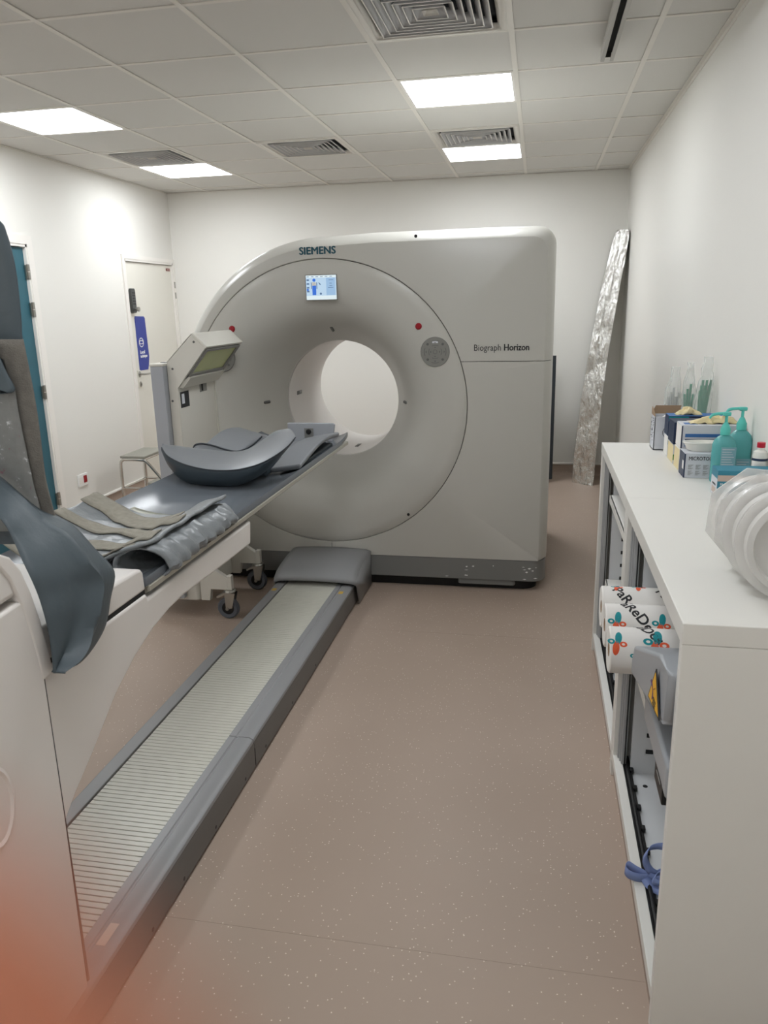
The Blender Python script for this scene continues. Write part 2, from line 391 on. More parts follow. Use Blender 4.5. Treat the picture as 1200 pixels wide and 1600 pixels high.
for (i, j), k in special.items():
    cx, cy = GX+.6*i+.3, GY+.6*j+.3
    if k == 'light':
        if L0 is None:
            t = thing('ceiling_light', '', 'ceiling light', (cx, cy, H), 'square ceiling light panels'); L0 = t
            bm = nb()
            for s in ((-.288, .288, -.288, -.276), (-.288, .288, .276, .288), (-.288, -.276, -.276, .276), (.276, .288, -.276, .276)):
                box(bm, cx+s[0], cx+s[1], cy+s[2], cy+s[3], H+.001, H+.02)
            obj('frame', bm, M['trim'], t)
            bx('diffuser', cx-.276, cx+.276, cy-.276, cy+.276, H+.004, H+.008, M['panel'], t)
            LC = (cx, cy)
        else: t = dup(L0, (cx-LC[0], cy-LC[1], 0))
        t['label'] = lightnames.get((i, j), 'added ceiling fill panel farthest behind the photographer, %s row' % ('right' if i == -1 else 'left'))
        if j < 0:
            for ch in t.children:
                if ch.name.startswith('diffuser'):
                    if 'panel_near' not in bpy.data.meshes:
                        pm = ch.data.copy(); pm.name = 'panel_near'; pm.materials[0] = M['panel2']
                    ch.data = bpy.data.meshes['panel_near']
    else:
        if V0 is None:
            t = thing('ceiling_vent', '', 'vent', (cx, cy, H), 'square louvred ceiling vents'); V0 = t; VC = (cx, cy)
            bm = nb()
            def frustum(bm, s0, z0, s1, z1):
                A = [bm.verts.new((cx+a*s0, cy+b*s0, z0)) for a, b in ((-1, -1), (1, -1), (1, 1), (-1, 1))]
                B = [bm.verts.new((cx+a*s1, cy+b*s1, z1)) for a, b in ((-1, -1), (1, -1), (1, 1), (-1, 1))]
                for q in range(4): bm.faces.new((A[q], A[(q+1) % 4], B[(q+1) % 4], B[q]))
            frustum(bm, .288, H, .262, H-.002); frustum(bm, .262, H-.002, .245, H+.02); frustum(bm, .287, H, .287, H+.05)
            obj('frame', bm, M['grid'], t, solid=.002)
            for q, s in enumerate((.226, .193, .160, .127, .094, .061)):
                bm = nb(); frustum(bm, s, H-.004, s-.028, H+.032); lv = obj('louvre', bm, M['louvre'], t, solid=.002); bm = nb(); frustum(bm, s+.0035, H-.006, s-.0015, H-.006); obj('louvre_rim', bm, M['trim'], lv, solid=.0012)
            bm = nb(); frustum(bm, .030, H-.003, .008, H+.016); box(bm, cx-.01, cx+.01, cy-.01, cy+.01, H+.014, H+.018); obj('louvre', bm, M['grid'], t, solid=.0015)
            bm = nb(); box(bm, cx-.285, cx+.285, cy-.285, cy+.285, H+.04, H+.26); obj('plenum', bm, mat('plenum_dark', (24, 26, 32), .8), t)
        else: t = dup(V0, (cx-VC[0], cy-VC[1], 0))
        t['label'] = ventnames[(i, j)]
# ceiling track at upper right
t = thing('ceiling_track', 'long grey channel track hanging under the ceiling at upper right', 'ceiling track', (.262, 1.5, H-.06))
x0 = .268
bm = nb()
pts = [(-.028, .045), (-.028, 0), (-.012, 0), (-.012, .006), (-.022, .006), (-.022, .038), (.022, .038), (.022, .006), (.012, .006), (.012, 0), (.028, 0), (.028, .045)]
prism(bm, [(x0+a, H-.06+b) for a, b in pts], -.4, 3.98, 'y'); obj('channel', bm, mat('channel_grey', (176, 174, 168), .4), t)
bx('inner_slot', x0-.021, x0+.021, -.4, 3.96, H-.03, H-.023, M['dark'], t)
bx('end_stop', x0-.014, x0+.014, 3.93, 3.95, H-.056, H-.032, M['chrome'], t)
for y in (.5, 2.6): bx('hanger', x0-.02, x0+.02, y, y+.04, H-.0165, H-.001, M['steel'], t)
# ------------------------------------------------------------------ doors
def door_frame(n, y0, y1, ztop, w=.055):
    bm = nb()
    for a, b, c, d in ((y0-w, y0, 0, ztop+w), (y1, y1+w, 0, ztop+w), (y0, y1, ztop, ztop+w)):
        box(bm, XL-.003, XL+.014, a, b, c, d)
    for a, b, c, d in ((y0-.001, y0+.018, 0, ztop), (y1-.018, y1+.001, 0, ztop), (y0, y1, ztop-.018, ztop+.001)):
        box(bm, XL-.09, XL+.01, a, b, c, d)
    return obj('trim_%d' % n, bm, M['trim'], kind='structure')
door_frame(1, DB0, DB1, 2.085, .06); door_frame(2, DW0, DW1, 2.06, .035)
d = bx('door_1', XL-.055, XL-.012, DB0+.02, DB1-.021, .008, 2.062, M['teal'], kind='structure')
bx('frame_head', XL-.02, XL+.0, DB0+.018, DB1-.018, 2.0675, 2.085, M['trim'], d)
for z in (1.90, 1.64, 1.05, .24):
    bm = nb()
    for k in (-1, 1):
        tube(bm, [(XL+.006, DB1-.012, z+k*.027-.024), (XL+.006, DB1-.012, z+k*.027+.024)], .011, 10)
    box(bm, XL-.01, XL+.003, DB1-.035, DB1-.012, z-.045, z+.045)
    obj('hinge', bm, M['steel'], d)
d = bx('door_2', XL-.05, XL-.008, DW0+.021, DW1-.021, .008, 2.038, M['doorw'], kind='structure')
for z in (1.855, 1.755, .35):
    bm = nb(); tube(bm, [(XL+.008, DW1+.006, z-.03), (XL+.008, DW1+.006, z+.03)], .011, 10); box(bm, XL-.005, XL+.006, DW1+.002, DW1+.03, z-.03, z-.002); obj('hinge', bm, M['steel'], d)
y = 6.575
bx('escutcheon', XL-.008, XL+.002, y-.026, y+.026, .94, 1.09, M['doorw'], d)
for z, r in ((1.055, .026), (.965, .024)):
    bm = nb(); V = lathe(bm, [(0, XL-.008), (r, XL-.008), (r, XL+.004), (r*.8, XL+.008), (0, XL+.008)], (0, y, z), 'x', 24); obj('rose', bm, M['steel'], d)
bm = nb(); tube(bm, smooth_path([(XL+.005, y, 1.055), (XL+.045, y, 1.055), (XL+.055, y+.02, 1.055), (XL+.055, y+.13, 1.053)], 5), .009, 10); obj('lever_handle', bm, M['steel'], d)
bx('key_slot', XL+.006, XL+.010, y-.004, y+.004, .952, .972, M['dark'], d)
# keypad lock
t = thing('keypad_lock', 'dark metal keypad lock with knob on the white door', 'lock', (XL-.008, 6.575, 1.60))
bm = nb(); prism(bm, [(6.54, 1.61), (6.545, 1.60), (6.605, 1.60), (6.61, 1.61), (6.61, 1.79), (6.60, 1.81), (6.55, 1.81), (6.54, 1.79)], XL-.008, XL+.022, 'x')
obj('body', bm, mat('lock_metal', (92, 94, 94), .35, metal=.7), t, bevel=.004)
bm = nb(); lathe(bm, [(0, XL+.02), (.012, XL+.02), (.012, XL+.035), (.02, XL+.04), (.02, XL+.055), (0, XL+.056)], (0, 6.59, 1.63), 'x', 20); obj('knob', bm, M['steel'], t)
for k in range(5):
    for q in (0, 1): bx('button', XL+.0225, XL+.025, 6.556+q*.026, 6.566+q*.026, 1.67+k*.024, 1.682+k*.024, M['ink'], t)
# door sign
t = thing('door_sign', 'blue vertical sign with white symbol and lettering on the white door', 'sign', (XL-.007, 6.66, 1.10))
bm = nb(); prism(bm, [(6.60, 1.555), (6.61, 1.57), (6.77, 1.565), (6.785, 1.55), (6.80, 1.20), (6.775, 1.12), (6.755, 1.085), (6.60, 1.085)], XL-.0075, XL-.004, 'x')
obj('plate', bm, M['blue'], t)
bm = nb(); lathe(bm, [(.036, XL-.004), (.036, XL-.003), (.042, XL-.003), (.042, XL-.004)], (0, 6.675, 1.335), 'x', 32); box(bm, XL-.004, XL-.003, 6.642, 6.708, 1.348, 1.354); box(bm, XL-.004, XL-.003, 6.642, 6.708, 1.320, 1.326)
box(bm, XL-.004, XL-.003, 6.642, 6.648, 1.326, 1.348); box(bm, XL-.004, XL-.003, 6.702, 6.708, 1.326, 1.348)
obj('symbol', bm, M['white'], t)
text('lettering', 'Local', .042, (XL-.0035, 6.635, 1.235), (0, 1, 0), (0, 0, 1), M['white'], t, bold=.0012)
text('lettering', 'technique', .038, (XL-.0035, 6.635, 1.20), (0, 1, 0), (0, 0, 1), M['white'], t, bold=.0012, wscale=.85)
t = thing('door_tag', 'tiny dark red tag at the top corner of the white door', 'tag', (XL-.007, 7.33, 1.99))
bx('plate', XL-.0078, XL-.003, 7.31, 7.385, 1.985, 2.01, mat('tag_red', (120, 50, 44), .5), t)
bx('strip', XL-.003, XL-.002, 7.32, 7.375, 1.994, 2.001, M['taupe'], t)
# wall socket
t = thing('wall_socket', 'white double wall socket with a red outlet low on left wall', 'socket', (XL, 5.475, .26))
bx('plate', XL, XL+.009, 5.41, 5.545, .262, .36, M['white'], t, bevel=.003)
bx('outlet', XL+.009, XL+.012, 5.425, 5.47, .285, .335, M['trim'], t, bevel=.001)
bx('outlet', XL+.009, XL+.012, 5.485, 5.53, .285, .342, mat('socket_red', (150, 20, 30), .4), t, bevel=.001, label='red outlet')
# ------------------------------------------------------------------ scanner
CX, CZ, RR, YG = -1.17, 1.065, .80, 4.235
G = thing('pet_ct_scanner', 'large white ring-shaped medical scanner standing on a grey plinth', 'scanner', (-1.0, 5.0, 0))
def outline(R=.91, top=1.998, right=.083, rc=.10, bot=.19, n=360):
    """outer contour as polar radii around the bore axis"""
    out = []
    for k in range(n):
        a = 2*pi*k/n; dx, dz = cos(a), sin(a)
        xr = right-CX; zt = top-CZ; zb = bot-CZ
        # march to the boundary
        def inside(r):
            x, z = dx*r, dz*r
            if z < zb or x > xr: return False
            if x < 0:
                if z > 0:
                    e = (abs(x)/R)**2.0+(z/(zt-.012))**2.0
                    return e < 1
                return x > -R
            if z > zt-.012*max(0, 1-x/.3): return False
            if x > xr-rc and z > zt-rc: return hypot(x-(xr-rc), z-(zt-rc)) < rc
            return True
        lo, hi = .1, 2.2
        for _ in range(26):
            m_ = (lo+hi)/2
            if inside(m_): lo = m_
            else: hi = m_
        out.append(lo)
    return out
def ring_pts(rad, y, n=360): return [Vector((CX+cos(2*pi*k/n)*rad[k], y, CZ+sin(2*pi*k/n)*rad[k])) for k in range(n)]
NO = 720
def cover_bm():
    bm = nb(); rows = []
    rows.append([Vector((CX+cos(2*pi*k/NO)*(RR+.0012), YG+.02, CZ+sin(2*pi*k/NO)*(RR+.0012))) for k in range(NO)])
    rows.append([Vector((CX+cos(2*pi*k/NO)*(RR+.0012), YG+.004, CZ+sin(2*pi*k/NO)*(RR+.0012))) for k in range(NO)])
    rows.append([Vector((CX+cos(2*pi*k/NO)*(RR+.004), YG, CZ+sin(2*pi*k/NO)*(RR+.004))) for k in range(NO)])
    B = .062
    for ins_, yy in ((B, YG), (B*.97, YG+.001), (B*.70, YG+.017), (B*.42, YG+.040), (B*.20, YG+.066), (B*.06, YG+.095), (0, YG+.13)):
        rad = outline(.91-ins_*1.15, 1.998-ins_, .083-ins_*.75, .10-ins_*.4, .19, NO)
        rad = [max(r, RR+.010+.3*(B-ins_)) if 0 < 2*pi*k/NO < pi*1.25 else max(r, RR+.006) for k, r in enumerate(rad)]
        rows.append(ring_pts(rad, yy, NO))
    rows.append(ring_pts(outline(n=NO), YG+.42, NO))
    grid(bm, rows, close_u=True); return bm
base = cover_bm()
me = bpy.data.meshes.new('cover_src'); base.to_mesh(me); base.free()
def piece(name, cuts):
    bm = nb(); bm.from_mesh(me)
    for co, no in cuts:
        bmesh.ops.bisect_plane(bm, geom=bm.verts[:]+bm.edges[:]+bm.faces[:], plane_co=co, plane_no=no, clear_outer=True)
    return obj(name, bm, M['gwhite'], G, ang=40)
SZ = 1.309
up = piece('upper_cover', [((0, 0, SZ+.0015), (0, 0, -1))])
piece('side_cover', [((0, 0, SZ-.0015), (0, 0, 1)), ((CX+.0015, 0, 0), (-1, 0, 0))])
piece('side_cover', [((0, 0, SZ-.0015), (0, 0, 1)), ((CX-.0015, 0, 0), (1, 0, 0))])
bpy.data.meshes.remove(me)
# dark inner body that shows in the seams, then rear shell
def shell(name, y0, y1, ins, m, bot=.19, cap_front=False, rin=None, RL=.91):
    bm = nb(); rad = outline(RL-ins, 1.998-ins, .083-ins, .10, bot, NO)
    inner = [(rin or .36)]*NO
    rows = [ring_pts(inner, y0, NO), ring_pts(rad, y0, NO), ring_pts(rad, y1, NO), ring_pts(inner, y1, NO)]
    grid(bm, rows, close_u=True); return obj(name, bm, m, G)
shell('inner_body', YG+.022, YG+.43, .09, M['keygrey'], rin=.815)
shell('rear_shell', YG+.445, 5.50, -.006, M['gwhite'], bot=.19, rin=.40, RL=1.005)
shell('seam_ring', YG+.425, YG+.45, .006, M['dark'], rin=.5, RL=1.0)
# funnel ring
bm = nb()
prof = [(.798, YG+.02), (.7985, YG+.003), (.7955, YG), (.74, YG-.001), (.68, YG), (.63, YG+.006), (.585, YG+.02), (.54, YG+.045), (.50, YG+.08), (.465, YG+.125), (.435, YG+.175), (.408, YG+.235), (.385, YG+.29), (.366, YG+.335), (.356, YG+.36), (.352, YG+.37), (.352, YG+.39)]
LC2 = Vector((CX, 0, CZ))
V = lathe(bm, prof, (CX, 0, CZ), 'y', 128)
obj('funnel_ring', bm, M['gwhite'], G, ang=60)
bm = nb(); lathe(bm, [(.372, YG+.372), (.362, YG+.41), (.366, YG+.414)], (CX, 0, CZ), 'y', 96); obj('bore_gap', bm, M['panelgrey'], G)
bm = nb(); lathe(bm, [(.40, YG+.41), (.352, YG+.412), (.350, YG+.42), (.350, 5.30), (.352, 5.36), (.360, 5.42), (.38, 5.47), (.41, 5.50)], (CX, 0, CZ), 'y', 128); obj('bore_tunnel', bm, M['twhite'], G, ang=60)
for ang, L in ((pi/2, .055), (0, .035), (pi, .055)):   # laser windows on the funnel
    bm = nb(); r, yy = .424, YG+.20
    ax = Vector((cos(ang)*-.45, .89, sin(ang)*-.45)).normalized(); c0 = Vector((CX+cos(ang)*(r+.0), yy, CZ+sin(ang)*(r+.0)))
    tube(bm, [c0-ax*.026, c0-ax*.022, c0+ax*.022, c0+ax*.026], [.004, .009, .009, .004], 10)
    obj('laser_window', bm, M['keygrey'], G)
for ang, yy in ((radians(178), 4.86), (radians(-88), 4.95)):
    bm = nb(); c0 = Vector((CX+cos(ang)*.349, yy, CZ+sin(ang)*.349)); t1 = Vector((-sin(ang), 0, cos(ang)))
    rows = [[c0+t1*s+Vector((0, u, 0)) for s in (-.012, .012)] for u in (-.05, .05)]
    grid(bm, rows); obj('laser_window', bm, M['panelgrey'], G, solid=.003)
def disc(bm, x, z, r, y0, y1, n=32, r2=None):
    r2 = r2 or r
    lathe(bm, [(0.0001, y1), (r2, y1), (r2, y1+.0015), (r, y0)], (x, 0, z), 'y', n)
# screen
s = bx('screen', -1.258, -1.080, YG-.004, YG+.002, 1.647, 1.783, M['panelgrey'], G, bevel=.001, label='lit blue display screen')
yy = YG-.0045
def q(name, x0, x1, z0, z1, m, d=.0): return bx(name, x0, x1, yy-.0006-d, yy+.001, z0, z1, m, s, smooth=False)
q('display', -1.254, -1.084, 1.651, 1.779, M['scr1'])
q('menu_bar', -1.254, -1.084, 1.766, 1.779, M['scr2'], .0003); q('status_bar', -1.254, -1.084, 1.651, 1.672, M['scr2'], .0003)
q('side_panel', -1.140, -1.090, 1.673, 1.765, M['scr5'], .0004)
bm = nb()
for k in range(6): box(bm, -1.250+k*.026, -1.236+k*.026, yy-.0016, yy, 1.770, 1.773)
for z, a, b in ((1.752, -1.125, -1.10), (1.735, -1.122, -1.108), (1.722, -1.122, -1.106), (1.712, -1.13, -1.1)): box(bm, a, b, yy-.0016, yy, z, z+.003)
for z in (1.755, 1.735, 1.715, 1.695): box(bm, -1.250, -1.236, yy-.0012, yy, z-.004, z+.004)
obj('icons', bm, M['scr4'], s, smooth=False)
bm = nb(); disc(bm, -1.208, 1.754, .0085, yy, yy-.0016, 20)
prism(bm, [(-1.219, 1.675), (-1.198, 1.675), (-1.197, 1.725), (-1.219, 1.725)], yy-.0016, yy, 'y')
disc(bm, -1.245, 1.704, .006, yy, yy-.0016, 16)
obj('body_figure', bm, M['scr3'], s, smooth=False)
bm = nb(); prism(bm, [(-1.220, 1.725), (-1.197, 1.725), (-1.198, 1.743), (-1.219, 1.743)], yy-.0016, yy, 'y'); obj('body_chest', bm, M['white'], s, smooth=False)
bm = nb(); box(bm, -1.226, -1.222, yy-.0014, yy, 1.708, 1.742); box(bm, -1.195, -1.191, yy-.0014, yy, 1.708, 1.742)
prism(bm, [(-1.184, 1.742), (-1.175, 1.738), (-1.170, 1.728), (-1.178, 1.730)], yy-.0014, yy, 'y'); disc(bm, -1.172, 1.682, .006, yy, yy-.0014, 12)
obj('body_arms', bm, M['scr4'], s, smooth=False)
text('maker_lettering', 'SIEMENS', .054, (-1.286, YG-.0006, 1.889), (1, 0, 0), (0, 0, 1), M['teallog'], G, bold=.0022, wscale=1.02)
text('model_lettering', 'Biograph', .048, (-.338, YG-.0006, 1.366), (1, 0, 0), (0, 0, 1), M['ink'], G, wscale=.86)
text('model_lettering', 'Horizon', .048, (-.178, YG-.0006, 1.366), (1, 0, 0), (0, 0, 1), M['ink'], G, bold=.0013, wscale=.84)
for x, z in ((-.545, 1.363), (-1.778, 1.343)):
    bm = nb(); disc(bm, x, z, .081, YG+.004, YG-.005, 48, .078); cpn = obj('control_panel', bm, M['panelgrey'], G, label='round grey control panel of soft keys')
    bm = nb(); y1 = YG-.0062
    def arc(bm, r0, r1, a0, a1):
        V = lathe(bm, [(r0, y1), (r0, y1+.002), (r1, y1+.002), (r1, y1), (r0, y1)], (x, 0, z), 'y', 10, a0=a0, a1=a1)
    for k in range(4):
        a = pi/2*k
        arc(bm, .034, .0365, a-.5, a+.5); arc(bm, .058, .0605, a-.35, a+.35)
        dx, dz = cos(a), sin(a)
        for rr in (.022, .047):
            prism(bm, [(x+dx*(rr+.006), z+dz*(rr+.006)), (x+dx*rr-dz*.006, z+dz*rr+dx*.006), (x+dx*rr+dz*.006, z+dz*rr-dx*.006)], y1, y1+.002, 'y')
    arc(bm, .010, .012, 0, 2*pi)
    for k in range(4):
        a = pi/4+pi/2*k
        disc(bm, x+.058*cos(a), z+.058*sin(a), .007, y1+.002, y1, 12)
    obj('keys', bm, M['keygrey'], cpn)
    bm = nb(); box(bm, x-.016, x+.016, y1, y1+.002, z+.046, z+.058, .001, 1); obj('indicator_window', bm, M['bgrey'], cpn)
for x, z in ((-.635, 1.499), (-1.703, 1.503)):
    bm = nb(); disc(bm, x, z, .0185, YG+.003, YG-.001, 32, .018); disc(bm, x, z, .0145, YG-.001, YG-.007, 32, .012)
    obj('stop_button', bm, M['red'], G, label='red round button')
bm = nb()
for x, z in ((-1.62, .443), (-.706, .443), (-.645, 1.96)): disc(bm, x, z, .0085, YG+.001, YG-.0005, 16)
obj('screw_holes', bm, M['dark'], G)
bm = nb(); prism(bm, [], 0, 0) if False else None
pts = []
def rrect(x0, x1, y0, y1, r, n=8):
    P = []
    for cx_, cy_, a0 in ((x1-r, y1-r, 0), (x0+r, y1-r, pi/2), (x0+r, y0+r, pi), (x1-r, y0+r, 1.5*pi)):
        for k in range(n+1): P.append((cx_+r*cos(a0+k*pi/2/n), cy_+r*sin(a0+k*pi/2/n)))
    return P
prism(bm, rrect(-2.078, .078, YG+.004, 5.49, .09), .062, .188, 'z'); obj('plinth', bm, M['ggrey'], G, bevel=.004)
bm = nb(); prism(bm, rrect(-2.0, .03, YG+.05, 5.45, .09), .0, .062, 'z'); obj('plinth_recess', bm, M['black'], G)
bm = nb(); prism(bm, rrect(-.42, -.09, YG+.012, YG+.3, .02), .030, .062, 'z'); obj('levelling_foot', bm, M['ggrey'], G, bevel=.004)
bm = nb(); random.seed(3)
for k in range(15):
    x = random.choice([-.06, -.03, .0, .02, -.3, -.35, -.38, -.23, -.48, -.02]) + random.uniform(-.02, .02); z = random.uniform(.075, .15)
    a = random.uniform(.003, .012); b_ = random.uniform(.001, .005)
    prism(bm, [(x-a, z), (x+a*.2, z-b_), (x+a, z+b_*.4), (x, z+b_)], YG+.0030, YG+.0038, 'y')
obj('chipped_paint', bm, M['white'], G, label='small white chips in the grey plinth paint', kind='stuff')
# lead-in cover of the floor track
K = thing('table_track', 'long low grey floor track with pale slats running to the scanner', 'floor track', (-1.18, 2.4, 0))
XA, XB, Y0, Y1 = -1.405, -.957, .35, 4.02
ZT = .128
bm = nb(); prism(bm, [(XA+.01, .012), (XB-.012, .012), (XB-.012, .1), (XA+.01, .1)], Y0, Y1, 'y'); obj('base', bm, M['dark'], K)
bm = nb(); prism(bm, [(-1.345, .10), (-1.345, ZT), (-1.395, ZT), (XA, ZT-.012), (XA, .012), (XA+.012, .012), (XA+.012, .1)], Y0, Y1, 'y'); obj('side_frame', bm, M['rail'], K, bevel=.003)
for a, b in ((Y0, 2.309), (2.312, Y1)):
    bm = nb(); prism(bm, [(-1.052, .10), (-1.052, ZT), (-1.026, ZT), (-1.024, ZT-.003), (-1.018, ZT-.003), (-1.016, ZT), (-.975, ZT), (XB-.004, ZT-.008), (XB-.001, ZT-.018), (XB-.012, ZT-.02), (XB-.015, .1)], a, b, 'y')
    obj('side_frame', bm, M['rail'], K, bevel=.003)
    bm = nb(); prism(bm, [(XB-.013, ZT-.021), (XB-.002, ZT-.019), (XB, ZT-.03), (XB, .012), (XB-.013, .012)], a, b, 'y'); obj('side_panel', bm, M['railshade'], K, bevel=.001)
bm = nb(); prism(bm, [(XB-.001, .02), (XB+.0008, .02), (XB+.0008, .085), (XB-.001, .088)], 2.308, 2.3135, 'y'); obj('joint_line', bm, M['dark'], K)
s0 = None; yy = Y1-.004; k = 0; pitch = .0198
while yy-pitch > Y0+.002:
    if s0 is None:
        s0 = obj('slat', box(nb(), -1.343, -1.0545, 0, pitch-.0020, ZT-.012, ZT-.006, .0012, 1), M['slat'], None, origin=(0, 0, 0)); t = s0
    else: t = s0.copy(); COL.objects.link(t)
    t.parent = K; t.location = Vector((0, yy-pitch, random.uniform(-.0002, .0002)))-BASE[K]; BASE[t] = Vector((0, 0, 0))
    yy -= pitch; k += 1
bm = nb()
for y in (3.1, 2.75, 2.42, 2.21, 1.95, 1.72, 1.53): lathe(bm, [(.0001, XB+.0005), (.006, XB+.0005), (.006, XB-.001)], (0, y, .028), 'x', 12)
obj('side_screws', bm, M['black'], K, kind='stuff')
for x in (-1.375, -1.0): bx('yellow_label', x-.012, x+.012, 3.74, 3.775, ZT-.001, ZT+.0008, mat('label_ochre', (196, 160, 70), .5), K)
bx('white_label', -1.012, -.988, 1.365, 1.435, ZT-.001, ZT+.0008, M['taupe'], K)
# end cover
bm = nb()
rows = []
sec = [(3.85, .148), (3.862, .172), (3.90, .192), (3.98, .208), (4.09, .219), (4.20, .224), (4.232, .224)]
for y, z in sec:
    row = []
    for u in range(17):
        s_ = -1+2*u/16; x = -1.172+s_*.236*(1-.02*(4.232-y)); crown = .010*(1-s_*s_)-.006
        zz = z+crown if abs(s_) < .93 else z-.012*(abs(s_)-.93)/.07
        row.append((x, y, zz))
    rows.append(row)
grid(bm, rows)
for sgn in (0, 16):
    side = [Vector(r[sgn]) for r in rows]
    low = [Vector((side[0].x, 3.91, .012)), Vector((side[-1].x, 4.232, .012))]
    vs = [bm.verts.new(p) for p in side]+[bm.verts.new(low[1]), bm.verts.new(low[0]), bm.verts.new((side[0].x, 3.862, .13))]
    try: bm.faces.new(vs)
    except ValueError: pass
obj('end_cover', bm, M['rail'], K, solid=.006, ang=45)
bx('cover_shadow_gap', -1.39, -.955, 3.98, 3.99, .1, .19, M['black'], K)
# ------------------------------------------------------------------ patient table
P = thing('patient_table', 'white cantilevered patient table with glossy grey cradle on the floor track', 'patient table', (-1.2, .9, .13))
XS, XN = -.958, -1.462
prof = [(2.43, .903), (2.415, .822), (2.2, .826), (1.98, .833), (1.88, .835), (1.80, .830), (1.70, .813), (1.60, .783), (1.5, .735), (1.376, .648), (1.30, .60), (1.236, .55), (1.21, .45), (1.20, .140), (.50, .140), (.50, .918), (1.685, .918), (1.69, .903)]
bm = nb(); prism(bm, prof, XN, XS, 'x'); obj('beam', bm, M['twhite'], P, bevel=.018)
bm = nb(); prism(bm, [(1.688, .926), (1.684, .975), (1.675, .987), (1.66, .990), (.7, 1.02), (.7, .926)], XN+.002, XS-.002, 'x'); obj('top_cover', bm, M['twhite'], P, bevel=.008)
bx('seam', XN+.01, XS-.004, .55, 1.684, .90, .93, M['dark'], P)
capc = [(1.276, .905), (1.27, .96), (1.258, 1.03), (1.243, 1.09), (1.225, 1.14), (1.20, 1.175), (1.165, 1.195), (1.10, 1.205)]
inn = [(y-.028, z) for y, z in capc]
lowp = [(1.248, .145), (1.249, .905)]+[p for p in inn[1:4]]+[(.35, 1.02), (.35, .145)]
bm = nb(); prism(bm, [(1.240, .145), (1.248, .60), (1.249, .905), (1.242, .96), (1.230, 1.03), (1.217, 1.083), (.40, 1.03), (.40, .145)], XN-.01, XS+.006, 'x'); obj('pedestal_cover', bm, M['twhite'], P, bevel=.006)
bx('cover_gap', XN+.01, XS+.0012, 1.2475, 1.2535, .15, .90, M['dark'], P)
bm = nb(); prism(bm, [(1.214, 1.094), (1.197, 1.14), (1.175, 1.17), (1.14, 1.185), (1.07, 1.20), (.45, 1.20), (.42, 1.16), (.40, 1.042)], XN-.008, XS+.004, 'x'); obj('top_cap', bm, M['twhite'], P, bevel=.014)
bm = nb(); prism(bm, [(1.20, .3), (.44, .3), (.44, 1.15), (1.16, 1.15)], XN+.0, XS-.004, 'x'); obj('cap_core', bm, M['dark'], P)
band = capc+[(y-.036, z-.004) for y, z in capc[::-1]]
bm = nb(); prism(bm, band, XN-.012, XS+.008, 'x'); obj('front_lip', bm, M['twhite'], P, bevel=.008)
bm = nb(); rows = []
for k in range(25):
    a = 2*pi*k/24
    rows.append([(XS+.007, 1.06+.052*cos(a), .735+.085*sin(a)), (XS+.010, 1.06+.045*cos(a), .735+.077*sin(a)), (XS+.002, 1.06+.036*cos(a), .735+.065*sin(a)), (XS+.003, 1.06, .735)])
grid(bm, rows); obj('handle_recess', bm, M['twhite'], P)
# cradle (concave)
def cradle_z(x):
    s_ = (x+1.215)/.255
    return .918+.040*abs(s_)**3.2
bm = nb(); rows = []
N = 28
for iy in range(60):
    y = 1.692+(3.93-1.692)*iy/59
    nar = 1.0-.06*max(0, (y-3.7)/.23)**2; lift = .012*max(0, (y-3.6)/.33)**2
    row = []
    for k in range(N+1):
        s_ = -1+2*k/N; x = -1.215+.255*s_*nar
        row.append((x, y, .918+.040*abs(s_)**3.2+lift))
    row += [(-1.215+.257*nar, y, .950+lift), (-1.215+.256*nar, y, .935+lift), (-1.215+.22*nar, y, .912), (-1.215, y, .9045), (-1.215-.22*nar, y, .912), (-1.215-.256*nar, y, .935+lift), (-1.215-.257*nar, y, .950+lift)]
    rows.append(row)
V = grid(bm, rows, close_u=True); cap(bm, V[0]); cap(bm, V[-1])
obj('cradle', bm, M['vinyl'], P, ang=50)
for sg in (1, -1):
    bm = nb(); xx = -1.215+sg*.2575
    prism(bm, [(xx-sg*.01, .934), (xx+sg*.002, .932), (xx+sg*.001, .918), (xx-sg*.02, .906), (xx-sg*.03, .910)], 1.70, 3.86, 'y'); obj('side_rail', bm, mat('rail_beige', (176, 172, 160), .4), P)
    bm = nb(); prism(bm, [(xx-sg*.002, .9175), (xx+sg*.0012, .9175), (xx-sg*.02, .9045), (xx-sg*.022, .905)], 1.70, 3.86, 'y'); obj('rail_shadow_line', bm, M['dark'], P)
bx('end_socket', -1.06, -.975, 1.70, 1.80, .906, .928, M['taupe'], P)
# ------------------------------------------------------------------ arm-support cushion (saddle)
A = thing('arm_support_cushion', 'large boat-shaped grey vinyl arm support cushion lying across the table', 'cushion', (-1.19, 2.95, .93))
def ray(px, py, axis, val):
    d = cr*((px-600)/F)-cu*((py-800)/F)+cf; o = Vector((0, 0, CH)); t_ = (val-o[axis])/d[axis]; return o+d*t_
def lofty(pts, y): return smooth_path([ray(a, b, 1, y if not callable(y) else y(k/(len(pts)-1))) for k, (a, b) in enumerate(pts)], 4)
YN = 2.80
endb = lambda u: (1-min(u, 1-u)*2)**3
near = lofty([(253, 699), (262, 712), (285, 724), (315, 732), (345, 735), (375, 733), (405, 725), (430, 712), (450, 697), (462, 683)], lambda u: YN+.05*endb(u))
far = lofty([(256, 696), (275, 697), (300, 700), (325, 702), (350, 705), (375, 705), (395, 698), (412, 686), (430, 674), (450, 671)], lambda u: 3.08-.15*endb(u))
bot = lofty([(255, 706), (264, 728), (278, 745), (300, 757), (330, 763), (360, 762), (390, 752), (415, 737), (440, 712), (460, 688)], lambda u: YN+.045+.05*endb(u))
for p in bot: p.z = max(p.z, cradle_z(p.x)+.004) if abs(p.x+1.215) < .25 else p.z
bm = nb(); rows = []
